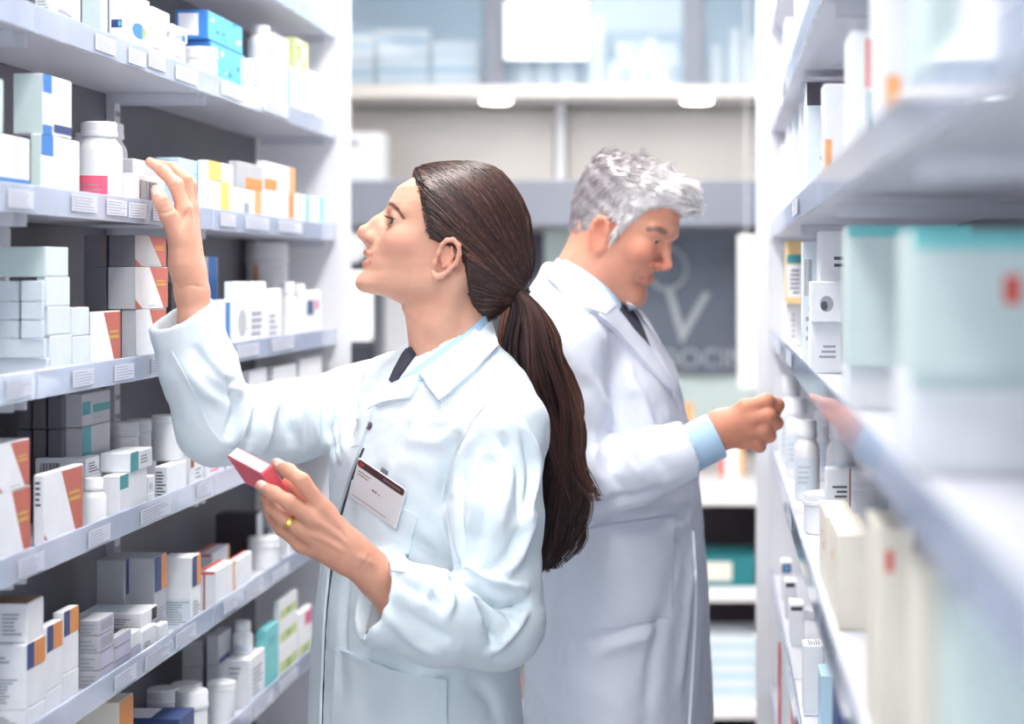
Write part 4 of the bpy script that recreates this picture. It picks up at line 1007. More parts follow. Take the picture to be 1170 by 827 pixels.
def quads_of(me):
    q = np.empty(len(me.loops), dtype=np.int32); me.loops.foreach_get('vertex_index', q); return q.reshape(-1, 4)
def join_q(name, items, cols=None):
    V, Q, C, o = [], [], [], 0
    for k, (co, q) in enumerate(items):
        V.append(co); Q.append(q+o); o += len(co)
        if cols: C.append(cols[k])
    me = mk_mesh(name, np.concatenate(V), np.concatenate(Q))
    if cols: color_attr(me, np.concatenate(C))
    return me
def legs(hipc, psi, z_hip, sep=.09, name='legs'):
    """thighs, calves and feet below the coat, as an implicit surface"""
    fx, fy = math.cos(psi), math.sin(psi); lx, ly = -fy, fx
    out = []
    for s in (-1, 1):
        hx, hy = hipc[0]+s*lx*sep, hipc[1]+s*ly*sep
        out.append(((hx, hy, z_hip), (hx+.01*fx, hy+.01*fy, z_hip*.54), (hx-.01*fx, hy-.01*fy, .09)))
    return out, (fx, fy)
# ================================================================== the woman
WD = 2.75; WS = F/WD
def wp(px, py, l=0): return ((506-px)/WS, l, (296-py)/WS)
def wh(px, py, l=0): return Vector(wtw(*wp(px, py, l)))
worg = np.array(P(506, 296, WD)); YW = math.radians(12.5); WR = np.array([[-math.cos(YW), math.sin(YW), 0], [-math.sin(YW), -math.cos(YW), 0], [0, 0, 1]])   # columns: forward (left in the picture), her left (towards the camera), up
rows = []
for y, f, b, W_h, c in ((192, 520, 545, .010, 532), (193.5, 506, 556, .026, 532), (197, 489, 570, .043, 530), (203, 472, 580, .056, 530), (214, 454.5, 589, .067, 530), (226, 447.5, 595, .0735, 530), (232, 444.5, 597, .0752, 528),
                        (240, 444.5, 598, .0762, 526), (252, 443, 598, .0755, 524), (266, 434.5, 597, .0735, 522), (278, 426, 593, .0705, 520), (288, 421.5, 588, .068, 518), (300, 419, 580, .0655, 516), (309, 418.5, 572, .0625, 515),
                        (316, 413.5, 565, .0595, 514), (323, 410.2, 556, .056, 512), (329, 412, 550, .0515, 510), (333, 417.5, 545, .047, 508), (336, 430, 540, .042, 506), (341, 448, 536, .035, 505), (348, 470, 532, .022, 504)):
    rows.append(((296-y)/WS, (506-f)/WS, (506-b)/WS, W_h, (506-c)/WS))
w_eyes = (wp(454.5, 0)[0], .0315, wp(0, 253.5)[2], .0118)
nose = [(wp(446.5, 243), wp(431, 254.4), .0060, .0062, .010), (wp(431, 254.4), wp(417.2, 264.5), .0062, .0070, .008), (wp(417.2, 264.5), wp(415.6, 267.6), .0074, .0070, .005), (wp(416.5, 270.5), wp(421.5, 278.5), .0046, .0042, .005),
        (wp(422.5, 271, .0085), wp(426.5, 272.8, .0108), .0058, .0056, .005), (wp(438, 255), wp(428, 270), .0105, .0095, .008), (wp(436, 262, .008), wp(429, 271, .009), .007, .006, .008)]
lips = [([wp(420.2, 288.6), wp(422.5, 289.6, .009), wp(432, 295.5, .021)], [.0034, .0032, .0014], .005),
        ([wp(418.8, 302), wp(421.4, 301.8, .009), wp(431.5, 297.5, .020)], [.0036, .0034, .0014], .005)]
hole = [(wp(417.5, 277.5, .0058), wp(423, 274.6, .0072), .0033, .0015), (wp(414, 295.6), wp(423.5, 296), .0023, .002), (wp(423, 296, 0), wp(428, 296.6, .015), .0017, .002)]
def w_ear(fld, tw):
    l0 = .0705
    e = lambda px, py, dl=0: tw(*wp(px, py, l0+dl))
    fld.ell(e(506, 294, .004), (.0105, .0050, .0195), .004, 'u', rot=np.array([[.94, .18, .30], [-.2, .98, 0], [-.29, -.06, .95]]).T)
    fld.chain([e(493, 302, .006), e(496.5, 290, .009), e(499.5, 281, .011), e(505, 275.5, .013), e(512, 275, .014), e(518, 281, .015), e(519, 291, .014), e(515.5, 301, .012), e(508, 309, .010), e(500, 314.5, .008), e(493.5, 316.5, .006)],
              [.0026, .0030, .0030, .0031, .0033, .0034, .0033, .0031, .0030, .0038, .0042], .003)
    fld.chain([e(494, 316, .005), e(490.8, 311, .004)], [.0045, .0036], .004)
    fld.chain([e(511, 283, .010), e(512, 292, .010), e(507, 302, .009), e(501, 305.5, .008)], [.0022, .0026, .0026, .0024], .003)
    fld.cone(e(498.5, 297, .0105), e(503, 293, .0105), .0052, .0042, .003, 's'); fld.cone(e(508, 281, .0125), e(515.5, 287, .0125), .0018, .0018, .002, 's')
    fld.ell(e(492.3, 299.5, .004), (.0034, .003, .0042), .003)
def w_neck(fld, tw):
    fld.chain([P(503, 322, WD), P(511, 372, WD), P(520, 418, WD), P(520, 470, WD)], [.048, .0495, .056, .085], .030)
    fld.chain([P(521, 318, WD-.050), P(503, 372, WD-.047), P(487, 418, WD-.025)], [.011, .011, .010], .022)
    fld.cone(P(497, 322, WD-.052), P(455, 331, WD-.034), .010, .011, .020); fld.cone(P(497, 322, WD+.052), P(455, 331, WD+.034), .010, .011, .020)
def w_extra(fld, tw):
    for s in (-1, 1):
        fld.cone(tw(*wp(452, 241, s*.018)), tw(*wp(463, 243, s*.042)), .0065, .006, .014)        # brow ridge
        fld.ell(tw(*wp(458, 276, s*.040)), (.020, .016, .016), .02)                              # cheek
    fld.ell(tw(*wp(424, 322)), (.016, .018, .013), .012)
lo = (P(398, 0, WD).x, WD-.112, P(0, 452, WD).z); hi = (P(618, 0, WD).x, WD+.112, P(0, 184, WD).z)
whead, wtw, wskull, wlocal = build_head('body', .00165, worg, WR, rows, hole, w_eyes, nose, lips, w_ear, w_neck, 'skin', w_extra, None, lo, hi)
# hands and forearms
def finger(fld, pts, rad, k=.006): fld.chain([P(*q) for q in pts], rad, k)
HD = 2.70
f1 = Field((P(150, 0, HD).x, HD-.09, P(0, 420, HD).z), (P(262, 0, HD).x, HD+.12, P(0, 170, HD).z), .0016)
f1.chain([P(231, 420, HD+.01), P(223.5, 366, HD+.004), P(219.5, 334, HD+.003), P(216, 314, HD+.004)], [.0235, .0226, .0222, .0228], .012)
for q, (x, y, dd) in enumerate(((210, 240, -.012), (215, 236, .010), (218, 240, .030), (219, 250, .048))):
    f1.cone(P(215+q, 312, HD+(-.006, .003, .012, .018)[q]), P(x, y, HD+dd), .0165, .0108, .014)
f1.cone(P(207, 300, HD-.012), P(204, 262, HD-.016), .0175, .0135, .014)
finger(f1, [(210, 240, HD-.012), (201, 211, HD-.014), (187, 196, HD-.012), (171.5, 185, HD-.008)], [.0106, .0095, .0084, .0068])
finger(f1, [(215, 236, HD+.010), (211.5, 205, HD+.008), (197, 192.5, HD+.010), (179, 187.5, HD+.012)], [.0106, .0096, .0086, .0070])
finger(f1, [(218, 240, HD+.030), (217, 212, HD+.028), (204, 199, HD+.030), (188, 193, HD+.032)], [.0102, .0092, .0082, .0068])
finger(f1, [(219, 250, HD+.048), (218, 228, HD+.048), (209, 214, HD+.050), (197, 207, HD+.052)], [.0095, .0082, .0074, .0062])
finger(f1, [(203, 272, HD-.020), (192, 246, HD-.032), (184, 230, HD-.036), (178.5, 217.5, HD-.034)], [.0135, .0112, .0102, .0078])
h1 = f1.mesh('hand'); relax(h1, 2, .45)
fold(h1, bvh_of(h1), [([(205, 203), (201, 212), (194, 214)], -.0011, .0016), ([(190, 190), (188, 197), (183, 199)], -.0009, .0014), ([(183, 243), (190, 243), (198, 240)], -.0012, .0018), ([(184, 231), (190, 229), (195, 228)], -.0008, .0014), ([(204, 330), (216, 326), (232, 328)], -.0010, .0020), ([(206, 262), (210, 250), (216, 240)], -.0018, .0030), ([(203, 300), (206, 275), (206, 262)], .0012, .005)])
LD = 2.47
f2 = Field((P(284, 0, LD).x, LD-.075, P(0, 720, LD).z), (P(470, 0, LD).x, LD+.095, P(0, 515, LD).z), .0016)
f2.chain([P(468, 700, LD+.035), P(432, 658, LD+.010), P(411, 640, LD+.002), P(398, 628, LD)], [.031, .0262, .0240, .0235], .010)
mc = ((368, 580, -.012), (360, 595, -.018), (351, 609, -.014), (344, 622, -.002))
for q, (x, y, dd) in enumerate(mc): f2.cone(P(398-2*q, 622+5*q, LD-.002), P(x, y, LD+dd), .0185, (.0112, .0112, .0106, .0098)[q], .012)
finger(f2, [(368, 580, LD-.012), (345, 550, LD-.020), (330, 538, LD-.010), (316, 529.5, LD+.004)], [.0112, .0100, .0088, .0072])
finger(f2, [(360, 595, LD-.018), (330, 574, LD-.030), (313, 563.5, LD-.022), (298, 554.5, LD-.010)], [.0110, .0096, .0086, .0070])
finger(f2, [(351, 609, LD-.014), (324, 592, LD-.018), (311, 580, LD-.004), (303, 571, LD+.012)], [.0104, .0092, .0082, .0068])
finger(f2, [(344, 622, LD-.002), (322, 604, LD-.002), (312, 592, LD+.010), (305, 582, LD+.022)], [.0096, .0084, .0074, .0062])
f2.chain([P(392, 616, LD+.018), P(372, 586, LD+.040), P(350, 566, LD+.046), P(330, 551, LD+.044)], [.0165, .0125, .0112, .0085], .010)
h2 = f2.mesh('hand'); relax(h2, 2, .45)
fold(h2, bvh_of(h2), [([(400, 615), (385, 596), (370, 581)], .0014, .0035), ([(398, 622), (380, 606), (361, 595)], .0016, .0035), ([(394, 630), (374, 619), (352, 609)], .0014, .0035), ([(392, 608), (376, 600), (366, 588)], -.0010, .004), ([(388, 620), (370, 610), (356, 603)], -.0010, .004), ([(352, 548), (346, 551), (341, 558)], -.0009, .0016), ([(337, 538), (333, 542), (329, 547)], -.0008, .0014), ([(336, 566), (331, 572), (328, 580)], -.0010, .0016), ([(318, 558), (314, 563), (311, 570)], -.0008, .0014), ([(424, 632), (418, 642), (408, 654)], -.0010, .002), ([(430, 645), (418, 640), (406, 634)], .0014, .004)])
# trunk and limbs under the clothes, one coarse continuous piece that meets neck and hands
PSI = math.radians(180+40)
def torso_rows(tab, d, sc=1.0, dx=0): return [(CZ+(VY-y)*d/F, P(cx, 0, d).x+dx, d, a*sc, b*sc) for y, cx, a, b in tab]
WT = ((395, 522, .052, .052), (408, 519, .078, .066), (422, 514, .112, .080), (440, 506, .146, .094), (470, 498, .170, .110), (520, 492, .170, .124), (580, 487, .155, .121), (640, 481, .148, .116), (700, 477, .160, .121), (760, 475, .172, .127), (827, 474, .180, .132), (900, 475, .188, .140), (1150, 476, .20, .155))
SL, EL, CL = P(573, 490, 2.63), P(570, 712, 2.565), P(424, 681, 2.475)
SR, ER, CR = P(412, 463, 2.87), P(250, 486, 2.735), P(206, 357, 2.705)
fb = Field((-1.05, 2.3, .0), (-.05, 3.15, CZ), .009)
tr = torso_rows(WT, WD, .86)
fb.apply(loft(tr, PSI), (-1.05, 2.3, .4), (-.05, 3.15, CZ), 0)
fb.chain([SL, EL, P(428, 655, LD+.01)], [.042, .026, .022], .03); fb.chain([SR, ER, P(226, 380, HD+.006)], [.042, .030, .018], .03)
LG, fd = legs((P(476, 0, WD).x, WD), PSI, .80, .085)
for a, b, c in LG: fb.chain([a, b, c], [.075, .05, .036], .02); fb.chain([(c[0], c[1], .05), (c[0]+fd[0]*.13, c[1]+fd[1]*.13, .03)], [.036, .028], .02)
wb = fb.mesh('trunk'); relax(wb, 2)
def skin_cols(me, base, marks=(), local=None):
    """flat colouring of lips, brows and rosy patches; marks (points in the side view, width, colour, weight, l range)"""
    co = coords(me); c = np.tile(lin(base), (len(co), 1))
    if local is not None: f, l, u = local(co[:, 0], co[:, 1], co[:, 2]); side = np.stack([f, u, 0*u], 1)
    for m_ in marks:
        pts, sig, col, w_ = m_[:4]
        if len(m_) > 4:
            d = seg_dist(side, [(a, b, 0) for a, b in pts]); ok = (np.abs(l) >= m_[4]) & (np.abs(l) <= m_[5])
        else: d = seg_dist(co, pts); ok = np.ones(len(co), bool)
        k = (ok*w_*np.exp(-(d/sig)**(4 if sig < .0075 else 2)))[:, None]; c = c*(1-k)+lin(col)*k
    return c
SK = (226, 172, 147)
W2 = lambda *p_: [(wp(a, b)[0], wp(a, b)[2]) for a, b in p_]
wm = [(W2((444.5, 233.5), (447.5, 234.5), (453, 240.5)), .0029, (92, 62, 54), .92, .010, .06), (W2((453, 240.5), (459.5, 250.5)), .0020, (100, 70, 60), .85, .010, .07),
      (W2((417, 287.5), (421, 289.5), (430.5, 295)), .0029, (206, 120, 114), .75, 0, .024), (W2((415, 301.5), (420, 301.5), (430, 297.5)), .0033, (208, 124, 116), .75, 0, .024),
      (W2((452, 278), (466, 284)), .020, (222, 150, 130), .38, 0, .09), (W2((500, 300), (512, 300), (512, 280)), .012, (228, 156, 136), .6, .06, .12), (W2((410, 266), (416, 268)), .008, (226, 158, 138), .5, 0, .03)]
cols_w = [skin_cols(whead, SK, wm, wlocal), skin_cols(h1, (224, 168, 144), [([P(172, 186, HD-.01), P(178, 190, HD-.01)], .012, (236, 170, 150), .6), ([P(179, 219, HD-.04), P(181, 224, HD-.04)], .012, (234, 166, 148), .6)]), skin_cols(h2, (214, 156, 132)), skin_cols(wb, SK)]
wroot = empty('person', (P(476, 0, WD).x, WD, 0)); tag(wroot, 'woman in white lab coat with dark ponytail, reaching to a shelf, pink box in hand', 'person')
def wlink(name, me, mats): o = link(name, me, wroot, None, mats); o.location = -wroot.location; return o
wbody = wlink('body', join_q('body', [(coords(m_), quads_of(m_)) for m_ in (whead, h1, h2, wb)], cols_w), ['skin'])
eyeballs(wroot, wtw, WR, w_eyes, (1, .22, .03))
# lashes, teeth
for s in (-1, 1):
    L3 = ([], [], [])
    ec = wtw(w_eyes[0], s*w_eyes[1], w_eyes[2])
    for k in range(26):
        a = -1.0+2.0*k/25; er = w_eyes[3]+.0012
        b0 = ec+WR@np.array((er*math.cos(a)*.94, er*math.sin(a), .0042*(1-(math.sin(a)/1.02)**2)+.0004)); dirv = WR@np.array((math.cos(a), math.sin(a)*1.1, .15))
        strands(L3, [b0, b0+dirv*.0045+WR@np.array((0, 0, .0003)), b0+dirv*.0085+WR@np.array((0, 0, .0022))], .0008, .0003, lin((36, 26, 26)))
        if k % 2: 
            b1 = ec+WR@np.array((er*math.cos(a)*.94, er*math.sin(a), -.0040*(1-(math.sin(a)/1.02)**2))); strands(L3, [b1, b1+dirv*.002-WR@np.array((0, 0, .0008)), b1+dirv*.0035-WR@np.array((0, 0, .0015))], .0004, .0002, lin((50, 36, 34)))
    wlink('eyelashes', strand_mesh(L3, 'eyelashes'), ['hair'])
bm = bmesh.new(); tube(bm, [wtw(*wp(426 if abs(l) < .01 else 429, 293.5, l)) for l in np.linspace(-.014, .014, 9)], .0030, 6); wlink('teeth', mesh_of(bm, 'teeth', True), ['tooth'])
# finger nails
def nail(p, nrm, ax, w_=.0048, l_=.0062):
    bm = bmesh.new(); nrm = Vector(nrm).normalized(); ax = Vector(ax); ax = (ax-nrm*ax.dot(nrm)).normalized(); sd = nrm.cross(ax); n = 7
    g_ = [[bm.verts.new(Vector(p)+ax*(l_*(j/(n-1)*2-1))+sd*(w_*(i/(n-1)*2-1)*math.sqrt(max(.05, 1-(max(0, j/(n-1)*2-1))**2*.8)))-nrm*(.0016*((i/(n-1)*2-1)**2))) for i in range(n)] for j in range(n)]
    for j in range(n-1):
        for i in range(n-1): bm.faces.new((g_[j][i], g_[j][i+1], g_[j+1][i+1], g_[j+1][i]))
    return mesh_of(bm, 'nail', True)
tr1 = bvh_of(h1); tr2 = bvh_of(h2)
for tree, px, py, px2, py2 in ((tr1, 178.5, 218, 181, 226), (tr2, 317.5, 527.5, 325, 533), (tr2, 299, 553, 307, 558)):
    a, na = hit(tree, px, py); b, nb = hit(tree, px2, py2)
    if a is not None and b is not None: wlink('nail', nail(a+na*.0011, na, a-b, .0048, .0058), ['nail'])
a, na = hit(tr2, 329.5, 592.5)
if a is not None:                                              # wedding ring round the third finger
    ax = (P(324, 592, LD-.018)-P(351, 609, LD-.014)).normalized(); c = P(331, 596.3, LD-.0175)
    t = empty('finger_ring', c); tag(t, 'plain gold ring on the woman\'s left hand', 'ring')
    me = mesh_of(lathe_bm([(.0100, -.003), (.0112, -.0026), (.0115, 0), (.0112, .0026), (.0100, .003), (.0098, 0), (.0100, -.003)], 32)); shade_auto(me, 60); o = link('band', me, t, None, ['ring_gold']); o.rotation_euler = ax.to_track_quat('Z', 'Y').to_euler()

# --- hair
def xh(py): return np.interp(py, [180, 190, 198, 212, 225, 240, 253, 262, 268, 273, 277, 281, 286, 292, 310, 326, 340, 350, 358, 363], [466, 468, 474, 475, 477, 480.5, 484, 484, 485, 489, 500, 517, 524, 524, 527, 530, 534, 538, 547, 556])
fh = Field((P(460, 0, WD).x, WD-.10, P(0, 372, WD).z), (P(616, 0, WD).x, WD+.10, P(0, 178, WD).z), .0022)
HR = np.array(sorted([((296-y)/WS, (506-f)/WS, (506-b)/WS, w_, (506-c)/WS) for y, f, b, w_, c in ((184.2, 522, 536, .006, 529), (185.2, 508, 546, .022, 528), (187.5, 492, 556, .036, 527), (191, 478, 566, .048, 526), (197, 468, 575, .060, 526), (209, 452, 585, .0725, 527),
     (220, 445, 593, .079, 528), (231, 440, 599, .082, 528), (253, 436, 607.5, .0835, 526), (276, 430, 607.5, .081, 524), (300, 420, 603, .0765, 524), (318, 420, 597, .068, 530), (335, 420, 585, .058, 540), (350, 430, 572, .044, 545), (362, 440, 560, .028, 548))]))
def cap(x, y, z):
    f, l, u = wlocal(x, y, z)
    F0, B, W, c = (np.interp(u, HR[:, 0], HR[:, i]) for i in range(1, 5))
    a = np.maximum(np.where(f > c, F0-c, c-B), .004); q = ((np.abs((f-c)/a))**2.1+np.abs(l/W)**2.1)**(1/2.1)
    d = np.maximum((q-1)*np.minimum(a, W), np.maximum(u-HR[-1, 0], HR[0, 0]-u))
    px = 506-f*WS; py = 296-u*WS
    m = (xh(py)+30*np.clip(np.abs(l)-.066, 0, .02)*0-px)/WS*.8
    return -smin(-d, -m, .006)
fh.apply(cap, fh.lo, fh.lo+np.array(fh.n)*fh.h, 0)
TIE = wh(588, 331)
fh.chain([wh(572, 300), wh(562, 332), wh(553, 345)], [.040, .034, .015], .03)
fh.chain([wh(582, 285), wh(583, 316), TIE], [.03, .020, .0085], .014)
hcap = fh.mesh('hair'); relax(hcap, 2)
htree = bvh_of(hcap)
rng = np.random.RandomState(3)
HC = [lin(c) for c in ((56, 40, 39), (70, 48, 45), (92, 64, 56), (48, 35, 36), (122, 84, 68))]
def hcol(): return HC[rng.choice(5, p=[.32, .27, .17, .14, .10])]*rng.uniform(.8, 1.15)
HS = ([], [], [])
cen = np.array(wh(528, 262))
def on_cap(p, off):
    r = htree.find_nearest(Vector(p)); return np.array(r[0]+r[1]*off) if r[0] is not None else np.array(p)
for k in range(2100):
    side = -1 if k % 4 else 1                                # camera side gets three in four
    t = rng.uniform(0, 1)
    py = np.interp(t, [0, .35, .75, .9, 1], [187, 212, 268, 300, 350]); px = xh(py)+rng.uniform(0, 1)**2*40+1
    if k % 5 == 0: px = rng.uniform(480, 560); py = 186
    s0 = on_cap(wtw(*wp(px, py, -side*rng.uniform(.01, .10))), 0)
    end = np.array(TIE)+rng.normal(0, .004, 3)
    mid = .5*(s0+end); out = mid-cen; mid = mid+out/np.linalg.norm(out)*.05+np.array((0, side*.02, .02))
    path = []
    off = rng.uniform(.0, .0016)
    for q in np.linspace(0, 1, 15):
        p_ = (1-q)**2*s0+2*q*(1-q)*mid+q*q*end
        path.append(on_cap(p_, off) if q < .94 else p_)
    strands(HS, path, .0010, .0008, hcol())
for k in range(40):                                          # loose short hairs along the hairline
    py = rng.uniform(196, 272); p0 = on_cap(wtw(*wp(xh(py)+4, py, .075)), .0005)
    strands(HS, [p0, p0+np.array((-.005-.004*rng.rand(), -.002, .003*rng.randn())), p0+np.array((-.006, -.003, -.006+.006*rng.randn()))], .0005, .0002, hcol())
# ponytail
PC = [(589, 331, .000), (598, 350, .002), (605, 385, .008), (612, 425, .020), (624, 470, .035), (634, 520, .045), (638, 570, .050), (634, 615, .050), (620, 652, .050)]
PR = np.array([.0095, .021, .041, .049, .043, .036, .037, .031, .012])
pc = np.array([list(P(x, y, WD+dd)) for x, y, dd in PC])
pcs = np.array(spline(pc, 33)); prs = np.interp(np.linspace(0, 1, 33), np.linspace(0, 1, 9), PR)
fp = Field(pcs.min(0)-.05, pcs.max(0)+.05, .004)
fp.chain([pcs[i] for i in range(0, 31, 3)], [prs[i]*.62 for i in range(0, 31, 3)], .012)
pcore = fp.mesh('tail'); relax(pcore, 1)
for lk in range(64):                                          # locks of hair, each with its own wave
    a = rng.uniform(0, 2*math.pi); rr = math.sqrt(rng.uniform(.05, 1.0))*.92; ph = rng.uniform(0, 6.28); fr = rng.uniform(1.8, 3.2); wv = rng.uniform(.005, .013); tw_ = rng.uniform(-.9, .9)
    tone = hcol(); ln0 = int(rng.choice([33, 33, 32, 30, 26])); flick = rng.uniform(-.03, .045)+(.05 if ln0 < 28 else 0)
    for k in range(30):
        a2 = rng.uniform(0, 6.283); r2 = math.sqrt(rng.rand())*.0085; ln = ln0-int(rng.randint(0, 4)); j1 = rng.normal(0, .0012, 2); path = []
        for i in range(ln):
            u = i/32; r_ = prs[i]*rr*(1+.10*math.sin(5*u+ph)); an = a+tw_*u; pin = min(1, i/6)
            ofs = np.array((math.cos(an)*r_, math.sin(an)*r_*.8, 0))+np.array((math.cos(a2)*r2, math.sin(a2)*r2, 0))*(.35+.65*pin)*(1-.45*u)
            wob = wv*u**.8*np.array((math.sin(6.28*fr*u+ph), .6*math.cos(6.28*fr*u+ph), 0))+np.array((j1[0]*u*3, j1[1]*u*3, 0))+flick*max(0, u-(.72 if ln0 > 28 else .55))**2*(4 if ln0 > 28 else 9)*np.array((1, 0, .45))
            path.append(pcs[i]+ofs+wob)
        strands(HS, path, .0013, .0005, tone*rng.uniform(.75, 1.35)*(1.0+.5*(rr > .8)))  # outer strands coloured lighter, a painted highlight along the tail's outline
sm = strand_mesh(HS, 'strands')
hair_o = wlink('hair', join_q('hair', [(coords(hcap), quads_of(hcap)), (coords(pcore), quads_of(pcore)), (coords(sm), quads_of(sm))], [np.tile(lin((52, 38, 38)), (len(hcap.vertices), 1)), np.tile(lin((58, 42, 42)), (len(pcore.vertices), 1)), np.array(HS[2])]), ['hair'])
bm = bmesh.new(); ax = (pc[1]-pc[0]); ax /= np.linalg.norm(ax); a1 = np.cross(ax, (0, 1, 0)); a1 /= np.linalg.norm(a1); b1 = np.cross(ax, a1)
for o_ in (-.005, 0, .005): tube(bm, [np.array(TIE)+ax*(.006+o_)+(a1*math.cos(q)*.0165+b1*math.sin(q)*.0165) for q in np.linspace(0, 6.2832, 25)], .0038, 6, cap=False)
wlink('hair_tie', mesh_of(bm, 'hair_tie', True), ['black'])

# --- white coat
fc = Field((-1.02, 2.34, .42), (P(640, 0, WD).x, 3.10, CZ-.02), .004)
fc.apply(loft(torso_rows(WT, WD), PSI), fc.lo, fc.lo+np.array(fc.n)*fc.h, 0)
fc.chain([P(540, 425, 2.70), SL], [.045, .058], .05); fc.chain([P(480, 425, 2.79), SR], [.042, .060], .05)
fc.chain([SL, P(566, 590, 2.585), EL], [.058, .061, .060], .022)
fc.chain([EL, P(500, 706, 2.51), CL], [.060, .060, .0585], .014)
fc.chain([SR, P(330, 482, 2.80), ER], [.060, .057, .056], .020)
fc.chain([ER, P(228, 424, 2.715), CR], [.056, .052, .0475], .012)
def cut(c, n, keep=.0):   # half-space in front of a sleeve end
    n = np.array(n, dtype=float); n /= np.linalg.norm(n); c = np.array(c)
    return lambda x, y, z: -((x-c[0])*n[0]+(y-c[1])*n[1]+(z-c[2])*n[2])
for c, prev, r in ((CL, EL, .0585), (CR, ER, .0475)):
    n = np.array(c)-np.array(prev); n /= np.linalg.norm(n); cc = np.array(c)-n*.002
    if c is CR: n = np.array((-.36, -.34, .87)); n /= np.linalg.norm(n)
    pass
    def endcut(x, y, z, cc=cc, n=n): 
        a = (x-cc[0])*n[0]+(y-cc[1])*n[1]+(z-cc[2])*n[2]; q = np.sqrt((x-cc[0])**2+(y-cc[1])**2+(z-cc[2])**2)
        return np.maximum(-a, q-.085)
    fc.apply(endcut, cc-.085, cc+.085, .003, 's', pad=.0)
    fc.cone(cc+n*.04, cc-n*.05, r-.007, r-.013, .003, 's')
fc.cone(P(523, 360, WD), P(519, 418, WD), .060, .058, .008, 's')
coat = fc.mesh('lab_coat'); relax(coat, 3)
ct = bvh_of(coat)
FOLDS = [
 ([(596, 480), (612, 520), (610, 560), (600, 600)], .004, .006), ([(575, 500), (590, 540), (594, 590)], -.004, .006), ([(548, 520), (540, 560), (535, 610)], .0035, .006), ([(530, 540), (524, 580), (528, 630)], -.0035, .006), ([(590, 610), (575, 640), (552, 652)], -.004, .006),
 ([(225, 400), (250, 430), (268, 440)], -.004, .006), ([(345, 455), (342, 485), (350, 515)], .0035, .006), ([(390, 450), (384, 490), (392, 525)], .0035, .007), ([(410, 430), (404, 460), (408, 500)], -.004, .007), ([(452, 690), (480, 712), (520, 735)], -.003, .009), ([(440, 700), (470, 730), (500, 748)], .003, .009),
 ([(600, 700), (585, 725), (560, 745)], .004, .008), ([(470, 480), (455, 510), (445, 535)], -.002, .008),
 ([(506, 560), (512, 610), (522, 660)], -.007, .007), ([(522, 500), (508, 540), (504, 580)], -.004, .008), ([(545, 490), (530, 520), (520, 560)], .004, .012),
 ([(520, 660), (545, 672), (575, 690), (600, 690)], -.010, .007), ([(530, 650), (560, 662), (598, 672)], .006, .008), ([(545, 690), (560, 712), (566, 735)], -.008, .006), ([(556, 683), (580, 700), (588, 712)], -.006, .006),
 ([(530, 672), (538, 695), (550, 718)], .006, .008), ([(512, 668), (516, 690), (510, 706)], .004, .007), ([(480, 650), (490, 672), (485, 690)], .003, .008), ([(455, 660), (475, 672), (500, 690)], -.003, .008),
 ([(600, 500), (606, 540), (602, 580)], -.004, .008), ([(585, 520), (580, 560), (570, 610)], .004, .010), ([(560, 530), (555, 580), (545, 630)], -.004, .010), ([(610, 590), (590, 640), (570, 660)], .005, .009),
 ([(300, 450), (292, 480), (285, 510)], -.006, .008), ([(318, 445), (308, 480), (300, 515)], .006, .009), ([(285, 455), (278, 480), (270, 505)], .006, .008), ([(335, 440), (330, 475), (335, 505)], -.006, .009), ([(355, 435), (352, 470), (362, 510)], .005, .010), ([(380, 440), (375, 480), (385, 515)], -.006, .010),
 ([(262, 440), (270, 465), (262, 495)], -.007, .008), ([(245, 420), (262, 440), (276, 450)], .006, .010), ([(210, 420), (236, 448), (258, 462)], .003, .010), ([(400, 440), (395, 480), (398, 520)], .004, .010),
 ([(430, 560), (450, 600), (500, 640)], -.003, .014), ([(400, 640), (392, 700), (395, 800)], -.003, .012), ([(540, 780), (560, 800), (565, 825)], -.003, .012), ([(470, 500), (500, 505), (525, 490)], .003, .012), ([(570, 440), (590, 470), (605, 500)], -.003, .010), ([(440, 640), (430, 690), (432, 760)], .002, .016)]
fold(coat, ct, [(a, b*2.3, c*.8) for a, b, c in FOLDS]); crumple(coat, .0030, 16, 3, (1, 1, .5)); crumple(coat, .0016, 48, 9); relax(coat, 1)
coat_o = wlink('lab_coat', coat, ['coat_cloth'])
ct = bvh_of(coat, whead)
def csub(f, *a, **k):
    o = f(*a, **k); o.location = Vector((0, 0, 0)); return o
# shirt collar, coat collar and lapels
patch('shirt_collar', ct, [(553, 360), (530, 381), (500, 405), (474, 424), (450, 441)], [(556, 377), (535, 396), (508, 419), (482, 436), (455, 448)], 24, 6, .0040, coat_o, 'shirt_blue')
patch('inner_collar', ct, [(470, 396), (462, 404), (452, 422), (446, 436)], [(476, 405), (468, 416), (458, 430), (451, 441)], 12, 5, .0040, coat_o, 'tie_dark')
patch('collar', ct, [(556, 369), (535, 388), (508, 411), (482, 430)], [(566, 400), (548, 422), (524, 444), (505, 460)], 26, 12, .0085, coat_o, 'coat_cloth')
patch('lapel', ct, [(482, 431), (465, 436), (449, 443), (436, 454), (424, 466)], [(479, 444), (470, 456), (452, 459), (436, 464), (424, 470)], 20, 7, .0075, coat_o, 'coat_cloth')
patch('lapel', ct, [(449, 441), (440, 450), (426, 478), (415, 510)], [(440, 438), (424, 452), (410, 482), (404, 512)], 18, 7, .006, coat_o, 'coat_cloth')
